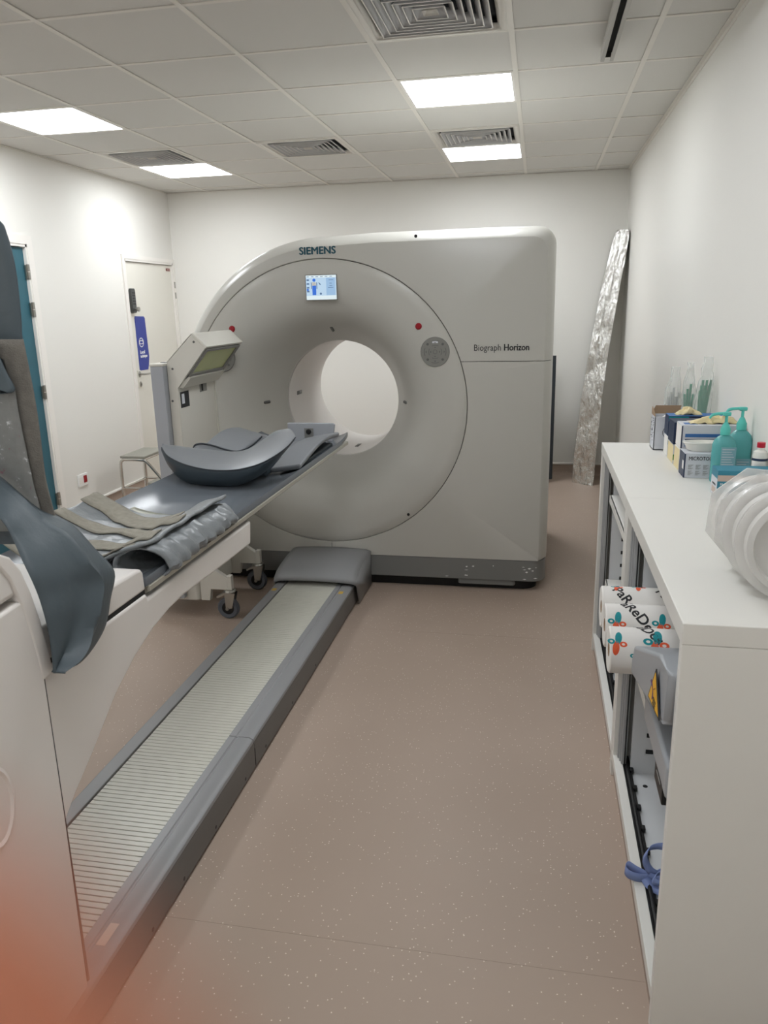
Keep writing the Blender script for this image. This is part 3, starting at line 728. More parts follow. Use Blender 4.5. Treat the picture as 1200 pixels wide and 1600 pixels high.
for t_, b_ in zip(near, bot):
    m1 = t_.lerp(b_, .5)+Vector((0, -.014, 0)); m2 = t_.lerp(b_, .85)+Vector((0, -.010, 0))
    rows.append([b_, m2, m1, t_.lerp(b_, .15)+Vector((0, -.010, 0)), t_])
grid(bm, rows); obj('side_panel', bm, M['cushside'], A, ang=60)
bm = nb(); rows = []
for t_, f_, b_ in zip(near, far, bot):
    r_ = [t_]
    for q_ in (.06, .25, .5, .75, .94): r_.append(t_.lerp(f_, q_)+Vector((0, 0, .012*sin(pi*q_)**.5)))
    low = Vector((f_.x, f_.y-.01, max(f_.z-.07, cradle_z(f_.x)+.004) if abs(f_.x+1.215) < .25 else f_.z-.03))
    r_ += [f_, low, b_]
    rows.append(r_)
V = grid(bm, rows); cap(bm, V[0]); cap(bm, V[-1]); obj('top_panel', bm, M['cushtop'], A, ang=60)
bm = nb(); tube(bm, [p+Vector((0, -.003, 0)) for p in near], .0025, 8); obj('piping', bm, M['piping'], A)
# thin inner shell behind it
pth = lofty([(303, 700), (306, 695), (316, 693), (333, 696), (352, 702), (370, 705), (385, 701), (398, 693), (410, 682)], 3.14)
bm = nb(); rows = [[(p.x, 3.10, p.z-.03), (p.x, 3.135, p.z-.003), (p.x, 3.15, p.z+.001), (p.x, 3.162, p.z-.008), (p.x, 3.14, p.z-.05)] for p in pth]
V = grid(bm, rows, close_u=True); cap(bm, V[0]); cap(bm, V[-1]); obj('back_shell', bm, M['cushtop'], A)
bm = nb(); tube(bm, [(p.x, 3.135, p.z+.001) for p in pth], .0035, 8); obj('piping', bm, M['piping'], A)
bx('shell_core', -1.40, -1.1, 3.0, 3.15, .93, .975, M['cushside'], A, bevel=.01)
# head support: two wing pads and an end plate
Hh = thing('head_support', 'grey padded head support with two wings at the scanner end', 'head support', (-1.2, 3.6, .925))
def wing(xa, xb, y0, y1, zf, m):
    bm = nb(); rows = []; n = 14
    for k in range(n+1):
        v = k/n; y = y0+(y1-y0)*v; row = []
        for q_ in range(9):
            u = q_/8; x = xa+(xb-xa)*u; row.append((x, y, zf(u, v)))
        for q_ in range(8, -1, -1):
            u = q_/8; x = xa+(xb-xa)*u; row.append((x, y, zf(u, v)-.022))
        rows.append(row)
    V = grid(bm, rows, close_u=True); cap(bm, V[0]); cap(bm, V[-1]); return bm
obj('wing_pad', wing(-1.10, -.965, 3.05, 3.72, lambda u, v: .955+.02*u+.038*sin(pi*min(1, v*1.05))*(.5+.5*v)+.03*v, M), M['cushtop'], Hh, bevel=.008)
obj('wing_pad', wing(-1.46, -1.30, 3.22, 3.62, lambda u, v: 1.03-.045*u+.022*sin(pi*v)+.012*v, M), M['cushtop'], Hh, bevel=.008)
bx('pad_bracket', -1.45, -1.36, 3.28, 3.55, .93, 1.01, M['cushside'], Hh, bevel=.01)
bx('pad_bracket', -1.09, -.985, 3.12, 3.66, .93, .962, M['cushside'], Hh, bevel=.008)
bx('headrest', -1.32, -1.09, 3.3, 3.75, .925, .955, M['cushtop'], Hh, bevel=.012)
bm = nb(); prism(bm, [(-1.275, .935), (-1.035, .935), (-1.02, 1.022), (-1.03, 1.028), (-1.275, 1.03)], 3.84, 3.856, 'y'); o = obj('end_plate', bm, M['leadgrey'], Hh, bevel=.003)
bx('latch_plate', -1.185, -1.135, 3.8375, 3.841, .950, 1.003, M['ggrey'], o, bevel=.002)
bm = nb(); lathe(bm, [(.0001, 3.828), (.010, 3.828), (.014, 3.834), (.014, 3.839)], (-1.161, 0, .985), 'y', 20); obj('latch_knob', bm, M['black'], o)
# ------------------------------------------------------------------ folded wrap with felt strips on the table
W = thing('folded_wrap', 'folded grey vinyl body wrap with beige felt strips on the near table end', 'body wrap', (-1.2, 2.0, .93))
def wrapz(x, y):
    return cradle_z(x)+.026+.010*fbm((x, y, 0), 9)+.005*fbm((x, y, 3), 22)+.03*max(0, (-1.33-x)/.13)+.052*(lambda q: q*q*(3-2*q))(min(1, max(0, (x+1.19)/.16)))
def sheet(x0, x1, fy0, fy1, dz, nx=26, ny=8, f=wrapz):
    bm = nb(); rows = []
    for j in range(ny+1):
        v = j/ny; row = []
        for i in range(nx+1):
            u = i/nx; x = x0+(x1-x0)*u; y = fy0(u)*(1-v)+fy1(u)*v
            row.append((x, y, f(x, y)+dz))
        rows.append(row)
    grid(bm, rows); return bm
obj('wrap_sheet', sheet(-1.46, -.985, lambda u: 1.80-.05*u+.03*sin(6*u), lambda u: 2.33-.02*u, 0, 40, 22), M['wrinkle'], W, solid=.012, sub=1)
for k, (a, b, xa, xb) in enumerate(((1.80, 1.87, -1.44, -1.05), (1.93, 1.99, -1.45, -1.02), (2.06, 2.12, -1.455, -1.0), (2.20, 2.30, -1.46, -1.1))):
    obj('felt_strip', sheet(xa, xb, lambda u, a=a: a-.09*u**1.5+.02*sin(5*u+a*9), lambda u, b=b: b-.07*u**1.5+.02*sin(5*u+a*9), .010, 26, 4), M['felt'], W, solid=.004)
obj('pale_liner', sheet(-1.40, -1.08, lambda u: 2.29, lambda u: 2.44-.08*u, -.012, 22, 6, lambda x, y: cradle_z(x)+.016), mat('liner_beige', (150, 150, 134), .16, bump=.2, bscale=120), W, solid=.002)
bm = nb(); rows = []
for j in range(40):
    v = j/39; y = 1.76+.53*v; row = []
    hole = 1-.55*v
    for i in range(24):
        a = 2*pi*i/24
        rx, rz = .066*(1-.12*v), (.026*hole+.012)
        x = -1.005+rx*cos(a); z = .972+rz*sin(a)
        if cos(a) > .3: z -= .028*(cos(a)-.3)
        n_ = .006*fbm((cos(a)*.2, y, sin(a)*.2), 30)+.005*sin(y*95+a*2)*(.3+.7*max(0, cos(a)))
        row.append((x+n_*cos(a), y+.05*(1-v)*-cos(a)*-.6, z+n_*sin(a)))
    rows.append(row)
V = grid(bm, rows, close_u=True); cap(bm, V[-1]); obj('sleeve', bm, M['wrinkle'], W, solid=.006)
# ------------------------------------------------------------------ hanging wrap at the rear cap
D = thing('leg_wrap', 'tall grey vinyl leg wrap draped over the near table end, felt strip inside', 'leg wrap', (-1.1, 1.35, 1.0))
Apt = [(-150, 650, -1.32), (-60, 705, -1.20), (0, 745, -1.12), (60, 795, -1.04), (110, 818, -.99), (150, 860, -.95), (178, 893, -.935), (172, 935, -.928), (165, 975, -.925), (148, 1008, -.925), (125, 1035, -.925), (100, 1046, -.925), (83, 1051, -.925)]
Bpt = [(-150, 690, -1.25), (-60, 750, -1.14), (0, 810, -1.03), (20, 842, -1.0), (35, 875, -.97), (48, 902, -.95), (60, 930, -.94), (68, 955, -.932), (74, 978, -.928), (78, 998, -.926), (80, 1015, -.925), (82, 1035, -.925), (83, 1050, -.925)]
PA = smooth_path([ray(a, b, 0, c) for a, b, c in Apt], 5); PB = smooth_path([ray(a, b, 0, c) for a, b, c in Bpt], 5)
bm = nb(); rows = []
for k, (a, b) in enumerate(zip(PA, PB)):
    row = []
    s_ = k/(len(PA)-1)
    for q_ in range(15):
        u = q_/14; p = a.lerp(b, u); p.x += .028*sin(pi*u)*min(1, 1.6-s_*1.3) + .022*math.exp(-((u-.30-.25*s_)/.055)**2)*(.3+s_)-.012*math.exp(-((u-.66)/.10)**2)*s_
        row.append(p)
    rows.append(row)
grid(bm, rows); obj('lower_flap', bm, M['vinyl2'], D, solid=.003, ang=60)
def vert_sheet(pts, pxl, yv, m, name, bulge=.0, top=None, n=12, slope=.10):
    R_ = smooth_path([(a, b, 0) for a, b in pts], 4); bm = nb(); rows = []
    for p in R_:
        row = []
        l = pxl(p.y) if callable(pxl) else pxl
        for q_ in range(n+1):
            u = q_/n; px = p.x+(l-p.x)*u
            yy_ = yv+bulge*sin(pi*u*.8)+slope*max(0, u-.3)
            row.append(ray(px, p.y+(-14*u if top else 0), 1, yy_))
        rows.append(row)
    grid(bm, rows); return obj(name, bm, m, D, solid=.003, ang=60)
vert_sheet([(-40, 322), (0, 346), (10, 365), (20, 400), (27, 440), (33, 500), (35, 530), (50, 600), (60, 660), (70, 740), (78, 780), (87, 816), (92, 850)], -170, 1.45, M['vinyl2'], 'upper_sheet', .03)
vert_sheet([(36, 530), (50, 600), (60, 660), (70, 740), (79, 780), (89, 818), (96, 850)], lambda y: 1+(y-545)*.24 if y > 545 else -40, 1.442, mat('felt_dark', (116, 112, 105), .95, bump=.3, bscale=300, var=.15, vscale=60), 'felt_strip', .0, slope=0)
vert_sheet([(-8, 560), (10, 585), (22, 607), (28, 640), (40, 700), (53, 760), (62, 792), (70, 830)], -150, 1.432, M['worn'], 'worn_sheet', .0, slope=0)
vert_sheet([(-20, 520), (0, 560), (12, 585), (23, 606), (18, 614), (6, 611), (-30, 600)], -120, 1.424, M['vinyl2'], 'folded_corner', .0, slope=0)
# ------------------------------------------------------------------ mobile lead-glass shield
Ls = thing('shielding_trolley', 'white mobile shielding trolley with tilted lead glass window beside the table', 'shield trolley', (-1.85, 3.9, 0))
Ya, Yb_ = 3.62, 4.10
# slanted hood profile in XZ
def slab(x0, z0, x1, z1, th):
    d_ = Vector((x1-x0, z1-z0)).normalized(); n_ = Vector((-d_.y, d_.x))*th
    return [(x0, z0), (x1, z1), (x1+n_.x, z1+n_.y), (x0+n_.x, z0+n_.y)]
# side cheeks
cheek = [(-1.815, .30), (-1.815, 1.352), (-1.81, 1.362), (-1.668, 1.497), (-1.60, 1.432), (-1.715, 1.295), (-1.765, 1.235), (-1.765, .30)]
for y0, y1 in ((Ya, Ya+.018), (Yb_-.018, Yb_)):
    bm = nb(); prism(bm, cheek, y0, y1, 'y'); obj('side_cheek', bm, M['trolley'], Ls, bevel=.002)
bm = nb(); prism(bm, [(-1.668, 1.499), (-1.66, 1.503), (-1.590, 1.436), (-1.600, 1.426), (-1.664, 1.487)], Ya-.002, Yb_+.002, 'y'); obj('hood_top', bm, M['trolley'], Ls, bevel=.003)
bm = nb(); prism(bm, [(-1.812, 1.362), (-1.670, 1.4985), (-1.672, 1.5005), (-1.814, 1.364)], Ya+.0, Yb_, 'y'); obj('hood_back', bm, M['trolley'], Ls)
# glass frame and glass on the +X underside
gx0, gz0, gx1, gz1 = -1.707, 1.290, -1.600, 1.420
dv = Vector((gx1-gx0, 0, gz1-gz0)); nv = Vector((dv.z, 0, -dv.x)).normalized()
def gpt(s_, y, o=0): p = Vector((gx0, 0, gz0))+dv*s_+nv*o; return Vector((p.x, y, p.z))
bm = nb()
for s0_, s1_, a, b in ((0, .1, Ya+.018, Yb_-.018), (.93, 1, Ya+.018, Yb_-.018), (.1, .93, Ya+.018, Ya+.03), (.1, .93, Yb_-.05, Yb_-.018)):
    vs = [gpt(s_, y, o) for o in (-.02, .001) for s_, y in ((s0_, a), (s1_, a), (s1_, b), (s0_, b))]
    bv = [bm.verts.new(v) for v in vs]
    for f in ((0, 1, 2, 3), (7, 6, 5, 4), (0, 4, 5, 1), (1, 5, 6, 2), (2, 6, 7, 3), (3, 7, 4, 0)): bm.faces.new([bv[i] for i in f])
obj('glass_frame', bm, M['panelgrey'], Ls)
bm = nb(); vs = [gpt(s_, y, o) for o in (-.03, -.006) for s_, y in ((.1, Ya+.03), (.93, Ya+.03), (.93, Yb_-.05), (.1, Yb_-.05))]
bv = [bm.verts.new(v) for v in vs]
for f in ((0, 1, 2, 3), (7, 6, 5, 4), (0, 4, 5, 1), (1, 5, 6, 2), (2, 6, 7, 3), (3, 7, 4, 0)): bm.faces.new([bv[i] for i in f])
obj('lead_glass', bm, M['leadglass'], Ls, label='yellow-green lead glass pane')
bm = nb(); prism(bm, [(-1.712, 1.288), (-1.700, 1.284), (-1.745, 1.232), (-1.765, 1.235), (-1.765, 1.25)], Ya+.018, Yb_-.018, 'y'); obj('sill', bm, M['trolley'], Ls)
bx('back_plate', -1.79, -1.772, Ya+.018, Yb_-.018, .30, 1.25, M['trolley'], Ls)
bx('warning_label', -1.7722, -1.7705, Ya+.03, Ya+.13, 1.13, 1.21, M['ink'], Ls)
bx('label_icon', -1.7706, -1.7698, Ya+.045, Ya+.075, 1.15, 1.20, M['bgrey'], Ls)
bx('serial_label', -1.7722, -1.7705, Ya+.27, Ya+.36, 1.185, 1.235, M['panelgrey'], Ls)
bx('label_icon', -1.7706, -1.7698, Ya+.29, Ya+.31, 1.19, 1.23, M['dark'], Ls)
bm = nb()
for x, z in ((-1.66, 1.46), (-1.785, 1.33), (-1.80, 1.17), (-1.80, .92)): lathe(bm, [(.0001, Ya-.001), (.006, Ya-.001), (.006, Ya+.002)], (x, 0, z), 'y', 12)
obj('screws', bm, M['keygrey'], Ls)
bx('rear_post', -1.885, -1.817, Ya-.04, Yb_-.10, .12, 1.345, M['leadgrey'], Ls, bevel=.003)
bx('post_top', -1.888, -1.815, Ya-.042, Yb_-.098, 1.345, 1.358, M['trolley'], Ls, bevel=.003)
bm = nb(); lathe(bm, [(.0001, 1.3595), (.022, 1.3595), (.022, 1.356)], (-1.85, Ya+.05, 0), 'z', 20); obj('cable_hole', bm, M['dark'], Ls)
bm = nb(); prism(bm, rrect(-2.06, -1.74, Ya-.01, Yb_+.0, .03), .10, .36, 'z'); obj('base_box', bm, M['trolley'], Ls, bevel=.008)
for y0 in (3.62, 4.06):
    bm = nb(); prism(bm, [(-1.74, .30), (-1.68, .295), (-1.585, .232), (-1.585, .165), (-1.68, .165), (-1.69, .10), (-1.74, .10)], y0, y0+.03, 'y'); obj('foot_plate', bm, M['trolley'], Ls, bevel=.003)
    bx('foot_plate', -2.2, -2.06, y0, y0+.03, .165, .23, M['trolley'], Ls, bevel=.003)
C0 = None
for x, y in ((-1.575, 3.635), (-1.575, 4.075), (-2.215, 3.635), (-2.215, 4.075)):
    if C0 is None:
        bm = nb(); box(bm, x-.012, x+.014, y-.016, y+.016, .165, .245, .002, 1); cs = obj('caster', bm, M['trolley'], Ls, label='braked swivel caster')
        bm = nb(); lathe(bm, [(.0001, .167), (.03, .165), (.034, .155), (.02, .147), (.0001, .147)], (x-.005, y, 0), 'z', 20)
        for s_ in (-1, 1): prism(bm, [(x-.03, .15), (x+.03, .15), (x+.01, .065), (x-.025, .055)], y+s_*.021-.002, y+s_*.021+.002, 'y')
        obj('fork', bm, M['steel'], cs)
        bm = nb(); prism(bm, [(x-.075, .128), (x-.03, .150), (x-.02, .142), (x-.072, .118)], y-.02, y+.02, 'y'); obj('brake_pedal', bm, M['steel'], cs)
        bm = nb(); lathe(bm, [(.034, y-.014), (.052, y-.016), (.060, y-.008), (.060, y+.008), (.052, y+.016), (.034, y+.014)], (x-.018, 0, .060), 'y', 36); obj('tyre', bm, M['tyre'], cs)
        bm = nb(); lathe(bm, [(.0001, y-.010), (.034, y-.010), (.034, y+.010), (.0001, y+.010)], (x-.018, 0, .060), 'y', 28); obj('wheel_hub', bm, M['black'], cs)
        bm = nb(); lathe(bm, [(.0001, y-.027), (.009, y-.027), (.009, y+.027), (.0001, y+.027)], (x-.018, 0, .060), 'y', 12); obj('axle_bolt', bm, M['steel'], cs)
        C0 = cs; cc = (x, y)
    else:
        c = dup(C0, (0, 0, 0), Ls); c.location = (x-cc[0], y-cc[1], 0)
# ------------------------------------------------------------------ step stool
St = thing('step_stool', 'small two-step chrome stool with grey treads by the left wall', 'step stool', (-3.3, 5.95, 0))
BASE_ROT = Vector((-3.30, 5.95, 0))
def sp(u, v, z):   # u along stool front direction (towards scanner +x), v across (+y)
    return Vector((-3.36+u, 5.72+v, z))
for u0, u1, z in ((0, .22, .44), (.22, .42, .22)):
    bm = nb(); a = sp(u0, 0, 0); b = sp(u1, .40, 0); box(bm, a.x, b.x, a.y, b.y, z, z+.022, .006, 2); obj('tread', bm, mat('tread_grey', (150, 148, 138), .7, bump=.3, bscale=150), St)
for v in (.0, .40):
    bm = nb(); tube(bm, smooth_path([sp(.0, v, .02), sp(.0, v, .36), sp(.02, v, .425), sp(.07, v, .432), sp(.18, v, .430), sp(.24, v, .41), sp(.36, v, .27), sp(.42, v, .20), sp(.44, v, .02)], 5), .0125, 10); obj('side_tube', bm, M['chrome'], St)
    bm = nb(); tube(bm, [sp(0, v, .19), sp(.43, v, .19)], .010, 8); obj('lower_brace', bm, M['chrome'], St)
    for u in (0, .44):
        bm = nb(); p = sp(u, v, 0); lathe(bm, [(.0001, 0), (.018, 0), (.017, .03), (.0001, .03)], (p.x, p.y, 0), 'z', 14); obj('rubber_foot', bm, M['rubber'], St)
bm = nb()
for u, z in ((0, .19), (.2, .43), (.44, .18), (.03, .43)): tube(bm, [sp(u, 0, z), sp(u, .4, z)], .010, 8)
obj('cross_brace', bm, M['chrome'], St)
# ------------------------------------------------------------------ foil-wrapped board and dark panel
bm = nb(); rows = []
Lf = [(.360, .0, 7.12), (.345, .08, 7.12), (.386, .66, 7.13), (.44, 1.12, 7.14), (.50, 1.55, 7.15), (.56, 1.9, 7.16), (.61, 2.13, 7.17), (.635, 2.19, 7.18)]
Rt = [(.47, .0, 7.02), (.522, .02, 7.02), (.56, .66, 7.05), (.60, 1.12, 7.08), (.65, 1.55, 7.10), (.70, 1.9, 7.12), (.728, 2.13, 7.14), (.722, 2.19, 7.15)]
Lp = smooth_path([Vector((a, c, b)) for a, b, c in Lf], 14); Rp = smooth_path([Vector((a, c, b)) for a, b, c in Rt], 14)
random.seed(5)
for i, (a, b) in enumerate(zip(Lp, Rp)):
    row = []
    far = Vector((0.012, .27, 0))
    ring = [a+far]+[a.lerp(b, k/12) for k in range(13)]+[b+far*1.0]+[b.lerp(a, .5)+far*1.05]
    for k, p in enumerate(ring):
        n1 = fbm((p.x*2.0-p.z*.3, p.y, p.z*.5), 9)*.010+abs(fbm((p.x-p.z*.16, p.y, p.z*.15), 45))*.014+fbm(p, 50)*.002
        e = 1 if 0 < k < 14 else .4
        edge = .2 if k in (1, 13, 14, 15, 0) else 1
        row.append(Vector((min(p.x+(fbm(p, 14)*.008 if edge == 1 else fbm((p.z, 0, 0), 6)*.004), XR-.006), p.y-n1*e*1.6, max(p.z, .0))))
    rows.append(row)
V = grid(bm, rows, close_u=True); cap(bm, V[0]); cap(bm, V[-1])
obj('foil_wrapped_board', bm, M['foil'], None, label='tall board wrapped in crinkled silver foil leaning in the back corner', cat='board', ang=30)
bm = nb(); prism(bm, rrect(-.45, .165, 7.10, 7.13, .012), .03, 1.15, 'z'); db = obj('dark_panel', bm, mat('panel_dark', (46, 52, 58), .4), None, label='dark upright panel almost hidden behind the right edge of the scanner', cat='panel')
bx('foot', -.1, .12, 7.05, 7.2, 0, .03, M['dark'], db); bx('foot', -.4, -.2, 7.05, 7.2, 0, .03, M['dark'], db)
# ------------------------------------------------------------------ cabinets
CXF, CXB = .293, .738
def cabinet():
    y0, y1 = 1.475, 2.497
    t = thing('tambour_cabinet', '', 'cabinet', (.515, 1.986, 0), 'low white shutter cabinets')
    bx('top_panel', CXF, CXB, y0, y1, .955, 1.0, M['cab'], t, bevel=.002)
    bx('side_panel', CXF+.001, CXB, y0+.0005, y0+.022, .0, .9545, M['cab'], t, bevel=.0015)
    bx('side_panel', CXF+.001, CXB, y1-.022, y1-.0005, .0, .9545, M['cab'], t, bevel=.0015)
    bx('back_panel', CXB-.012, CXB-.001, y0+.022, y1-.022, .06, .955, M['cabin'], t)
    bx('plinth', CXF+.010, CXF+.03, y0+.022, y1-.022, 0, .068, M['plinthc'], t)
    bx('front_rail', CXF+.0005, CXF+.028, y0+.022, y1-.022, .068, .100, M['cab'], t, bevel=.001)
    bx('bottom_panel', CXF+.055, CXB-.012, y0+.022, y1-.022, .07, .084, M['cabin'], t)
    bm = nb(); box(bm, CXF+.029, CXF+.054, y0+.03, y1-.04, .075, .094)
    tube(bm, [(CXF+.040, y0+.03, .098), (CXF+.040, y1-.05, .098)], .007, 8)
    for k in range(9): box(bm, CXF+.048, CXF+.060, y0+.08+k*.1, y0+.10+k*.1, .09, .104, .002, 1)
    obj('shutter_track', bm, M['black'], t)
    # retracted roller shutter at the far side
    bx('stile', CXF+.002, CXF+.03, y1-.052, y1-.022, .100, .955, M['cab'], t)
    for k in range(3):
        a = y1-.060-k*.017
        bx('shutter_slat', CXF+.014+k*.004, CXF+.030+k*.004, a-.013, a, .102, .953, M['alu'], t)
    bx('shutter_seal', CXF+.030, CXF+.034, y1-.1145, y1-.1115, .1, .953, M['black'], t)
    bx('shutter_seal', CXF+.016, CXF+.028, y1-.0605, y1-.0585, .1, .953, M['black'], t)
    bx('inner_side', CXF+.05, CXB-.013, y1-.125, y1-.115, .084, .953, M['cabin'], t)
    bm = nb()
    for z in list(.16+.06*i for i in range(13)): box(bm, CXF+.095, CXF+.119, y1-.127, y1-.1245, z, z+.015)
    obj('shelf_slots', bm, M['black'], t)
    bx('near_stile', CXF+.002, CXF+.03, y0+.022, y0+.027, .100, .955, M['cab'], t)
    return t
c1 = cabinet()
c2 = dup(c1, (0, 1.024, 0)); c2['label'] = 'far low white open-front cabinet, gloves and pump bottles on top'
c1['label'] = 'near low white open-front cabinet holding paper rolls, plastic lids on top'
def shelf(par, dy, z):
    y0, y1 = 1.497+dy, 2.37+dy
    b = nb(); box(b, CXF+.035, CXB-.013, y0, y1, z-.018, z, .001, 1); box(b, CXF+.034, CXF+.040, y0, y1, z-.03, z)
    return obj('shelf', b, M['cab'], par)
shelf(c1, 0, .515)
sh = shelf(c2, 0, .515); bpy.data.objects.remove(sh)
BASE[c2] = BASE[c1]+Vector((0, 1.024, 0)); shelf(c2, 1.024, .79); shelf(c2, 1.024, .40)
bm = nb(); lathe(bm, [(.0001, .0848), (.008, .0848), (.008, .084)], (CXF+.09, 2.3, 0), 'z', 12); obj('cam_hole', bm, M['black'], c1)
# ------------------------------------------------------------------ paper rolls
def roll(y, z, x0, label, wa, cl):
    R_ = .064; Lr = .38
    t = thing('paper_roll', label, 'paper roll', (x0+Lr/2, y, z-R_), 'printed paper rolls on the cabinet shelf')
    bm = nb(); lathe(bm, [(.019, x0+.002), (.060, x0), (R_, x0+.003), (R_, x0+Lr-.003), (.060, x0+Lr), (.019, x0+Lr-.002)], (0, y, z), 'x', 48); obj('paper', bm, M['paper'], t)
    bm = nb(); lathe(bm, [(.017, x0+.004), (.019, x0+.001), (.019, x0+Lr-.001), (.017, x0+Lr-.004), (.017, x0+.004)], (0, y, z), 'x', 24); obj('core', bm, M['board'], t)
    # printing wrapped round the paper
    def wrap_bm(src, cx0, ang0, rot, sc):
        me = bpy.data.meshes.new('w'); src.to_mesh(me); src.free()
        bm = nb(); bm.from_mesh(me); bpy.data.meshes.remove(me)
        bmesh.ops.subdivide_edges(bm, edges=[e for e in bm.edges if e.calc_length() > .02], cuts=2)
        for v in bm.verts:
            a, b = v.co.x*sc, v.co.y*sc
            u = a*cos(rot)-b*sin(rot); q_ = a*sin(rot)+b*cos(rot)
            an = ang0-q_/R_
            v.co = Vector((cx0+u, y-(R_+.0006)*sin(an), z+(R_+.0006)*cos(an)))
        return bm
    def word(s_, cx0, ang0):
        cu_ = bpy.data.curves.new('w', 'FONT'); cu_.body = s_; cu_.size = .044; cu_.offset = .0009; cu_.resolution_u = 3
        o_ = bpy.data.objects.new('w', cu_); COL.objects.link(o_); dg = bpy.context.evaluated_depsgraph_get()
        me = bpy.data.meshes.new_from_object(o_.evaluated_get(dg)); bpy.data.objects.remove(o_); bpy.data.curves.remove(cu_)
        b_ = nb(); b_.from_mesh(me); bpy.data.meshes.remove(me)
        obj('lettering', wrap_bm(b_, cx0, ang0, -.95, 1), M['ink'], t, smooth=False, recalc=False)
    def clover(cx0, ang0, sc):
        for m_, side in ((M['rollteal'], 1), (M['orange'], -1)):
            b_ = nb()
            def pill(a, b, w_, h_, hole):
                n = 20; V = []
                for k in range(n):
                    an = 2*pi*k/n; V.append((a+cos(an)*w_, b+sin(an)*h_))
                if hole:
                    I = [(a+cos(2*pi*k/n)*w_*.42, b+sin(2*pi*k/n)*h_*.42) for k in range(n)]
                    grid(b_, [[(p[0], p[1], 0) for p in V], [(p[0], p[1], 0) for p in I]], close_u=True)
                else: grid(b_, [[(a+(p[0]-a)*f_, b+(p[1]-b)*f_, 0) for p in V] for f_ in (1, .7, .4, .02)], close_u=True)
            pill(0.002*side, .015*side, .009, .019, False); pill(-.016*side, .002*side, .010, .0075, True)
            obj('printed_flower', wrap_bm(b_, cx0, ang0, -.1, sc), m_, t, smooth=False, recalc=False)
    for k in range(3): word('PaReDes', x0+.028+.125*k, wa)
    for a_, b_, c_ in cl: clover(x0+a_, b_, c_)
    return t
roll(2.04, .678, .215, 'nearest of the three printed white paper rolls on the shelf', -1.15, ((.018, .85, 1.0), (.118, .80, 1.3), (.070, 1.40, .75), (.19, 1.30, .75), (.26, .8, 1.1)))
roll(2.171, .695, .213, 'middle one of the three printed white paper rolls', -.35, ((.03, 1.05, 1.0), (.15, 1.05, 1.0), (.27, 1.0, 1.0)))
roll(2.302, .70, .213, 'farthest and uppermost looking of the three printed paper rolls', .25, ((.045, -.05, .7), (.11, -.15, .8), (.21, -.1, .8)))
# boxes the rolls rest on (stack of folded paper packs on the shelf)
pk = thing('paper_pack', 'grey-white pack under the printed paper rolls', 'pack', (.47, 2.19, .516))
bx('pack_body', .34, .68, 2.0, 2.365, .516, .612, M['cabin'], pk, bevel=.006); bx('pack_band', .339, .681, 2.15, 2.2, .515, .613, M['paper'], pk)
# ------------------------------------------------------------------ moulded grey case with warning sticker
Mb = thing('moulded_case', 'grey moulded plastic case with a yellow warning triangle, leaning on the shelf', 'case', (.36, 1.75, .56))
def quad_block(P0, inw, m, name, bev=.012, par=Mb):
    bm = nb(); A_ = [bm.verts.new(p) for p in P0]; B_ = [bm.verts.new(Vector(p)+Vector(inw)) for p in P0]; n = len(P0)
    bm.faces.new(A_); bm.faces.new(B_[::-1])
    for i in range(n): bm.faces.new((A_[i], B_[i], B_[(i+1) % n], A_[(i+1) % n]))
    return obj(name, bm, m, par, bevel=bev)
fx = .272
case = [Vector((p_.x, max(p_.y, 1.507), p_.z)) for p_ in (ray(991, 1009, 0, fx), ray(1029, 1022, 0, fx), ray(1036, 1045, 0, fx), ray(1058, 1080, 0, .285), ray(1056, 1172, 0, .285), ray(1043, 1172, 0, fx), ray(983, 1048, 0, fx))]
quad_block(case, (.14, .0, .0), M['molded'], 'case_body', .014)
tri = [ray(1025, 1045, 0, fx-.001), ray(1012, 1087, 0, fx-.001), ray(1029, 1126, 0, fx-.001)]
quad_block(tri, (.003, 0, 0), M['ink'], 'sticker_border', 0)
cc_ = sum(tri, Vector())/3; tri2 = [cc_+(p-cc_)*.86+Vector((-.0006, 0, 0)) for p in tri]
quad_block(tri2, (.0006, 0, 0), M['yellow'], 'warning_sticker', 0)
bm = nb(); pc = cc_+Vector((-.0018, .012, .006))
for k in range(3):
    a = k*2*pi/3+.4; p1 = pc+Vector((0, cos(a)*.030, sin(a)*.022)); 
    prism(bm, [(pc.y, pc.z), (p1.y+.008, p1.z-.004), (p1.y-.006, p1.z+.006)], pc.x, pc.x+.001, 'x')
obj('trefoil_mark', bm, M['purple'], Mb)
bm = nb()
for k in range(3): box(bm, pc.x, pc.x+.001, pc.y-.045+k*.004, pc.y-.015+k*.004, pc.z-.012-k*.008, pc.z-.009-k*.008)
obj('sticker_text', bm, M['ink'], Mb)
bx('case_foot', .31, .40, 1.60, 1.97, .516, .60, M['molded'], Mb, bevel=.01)
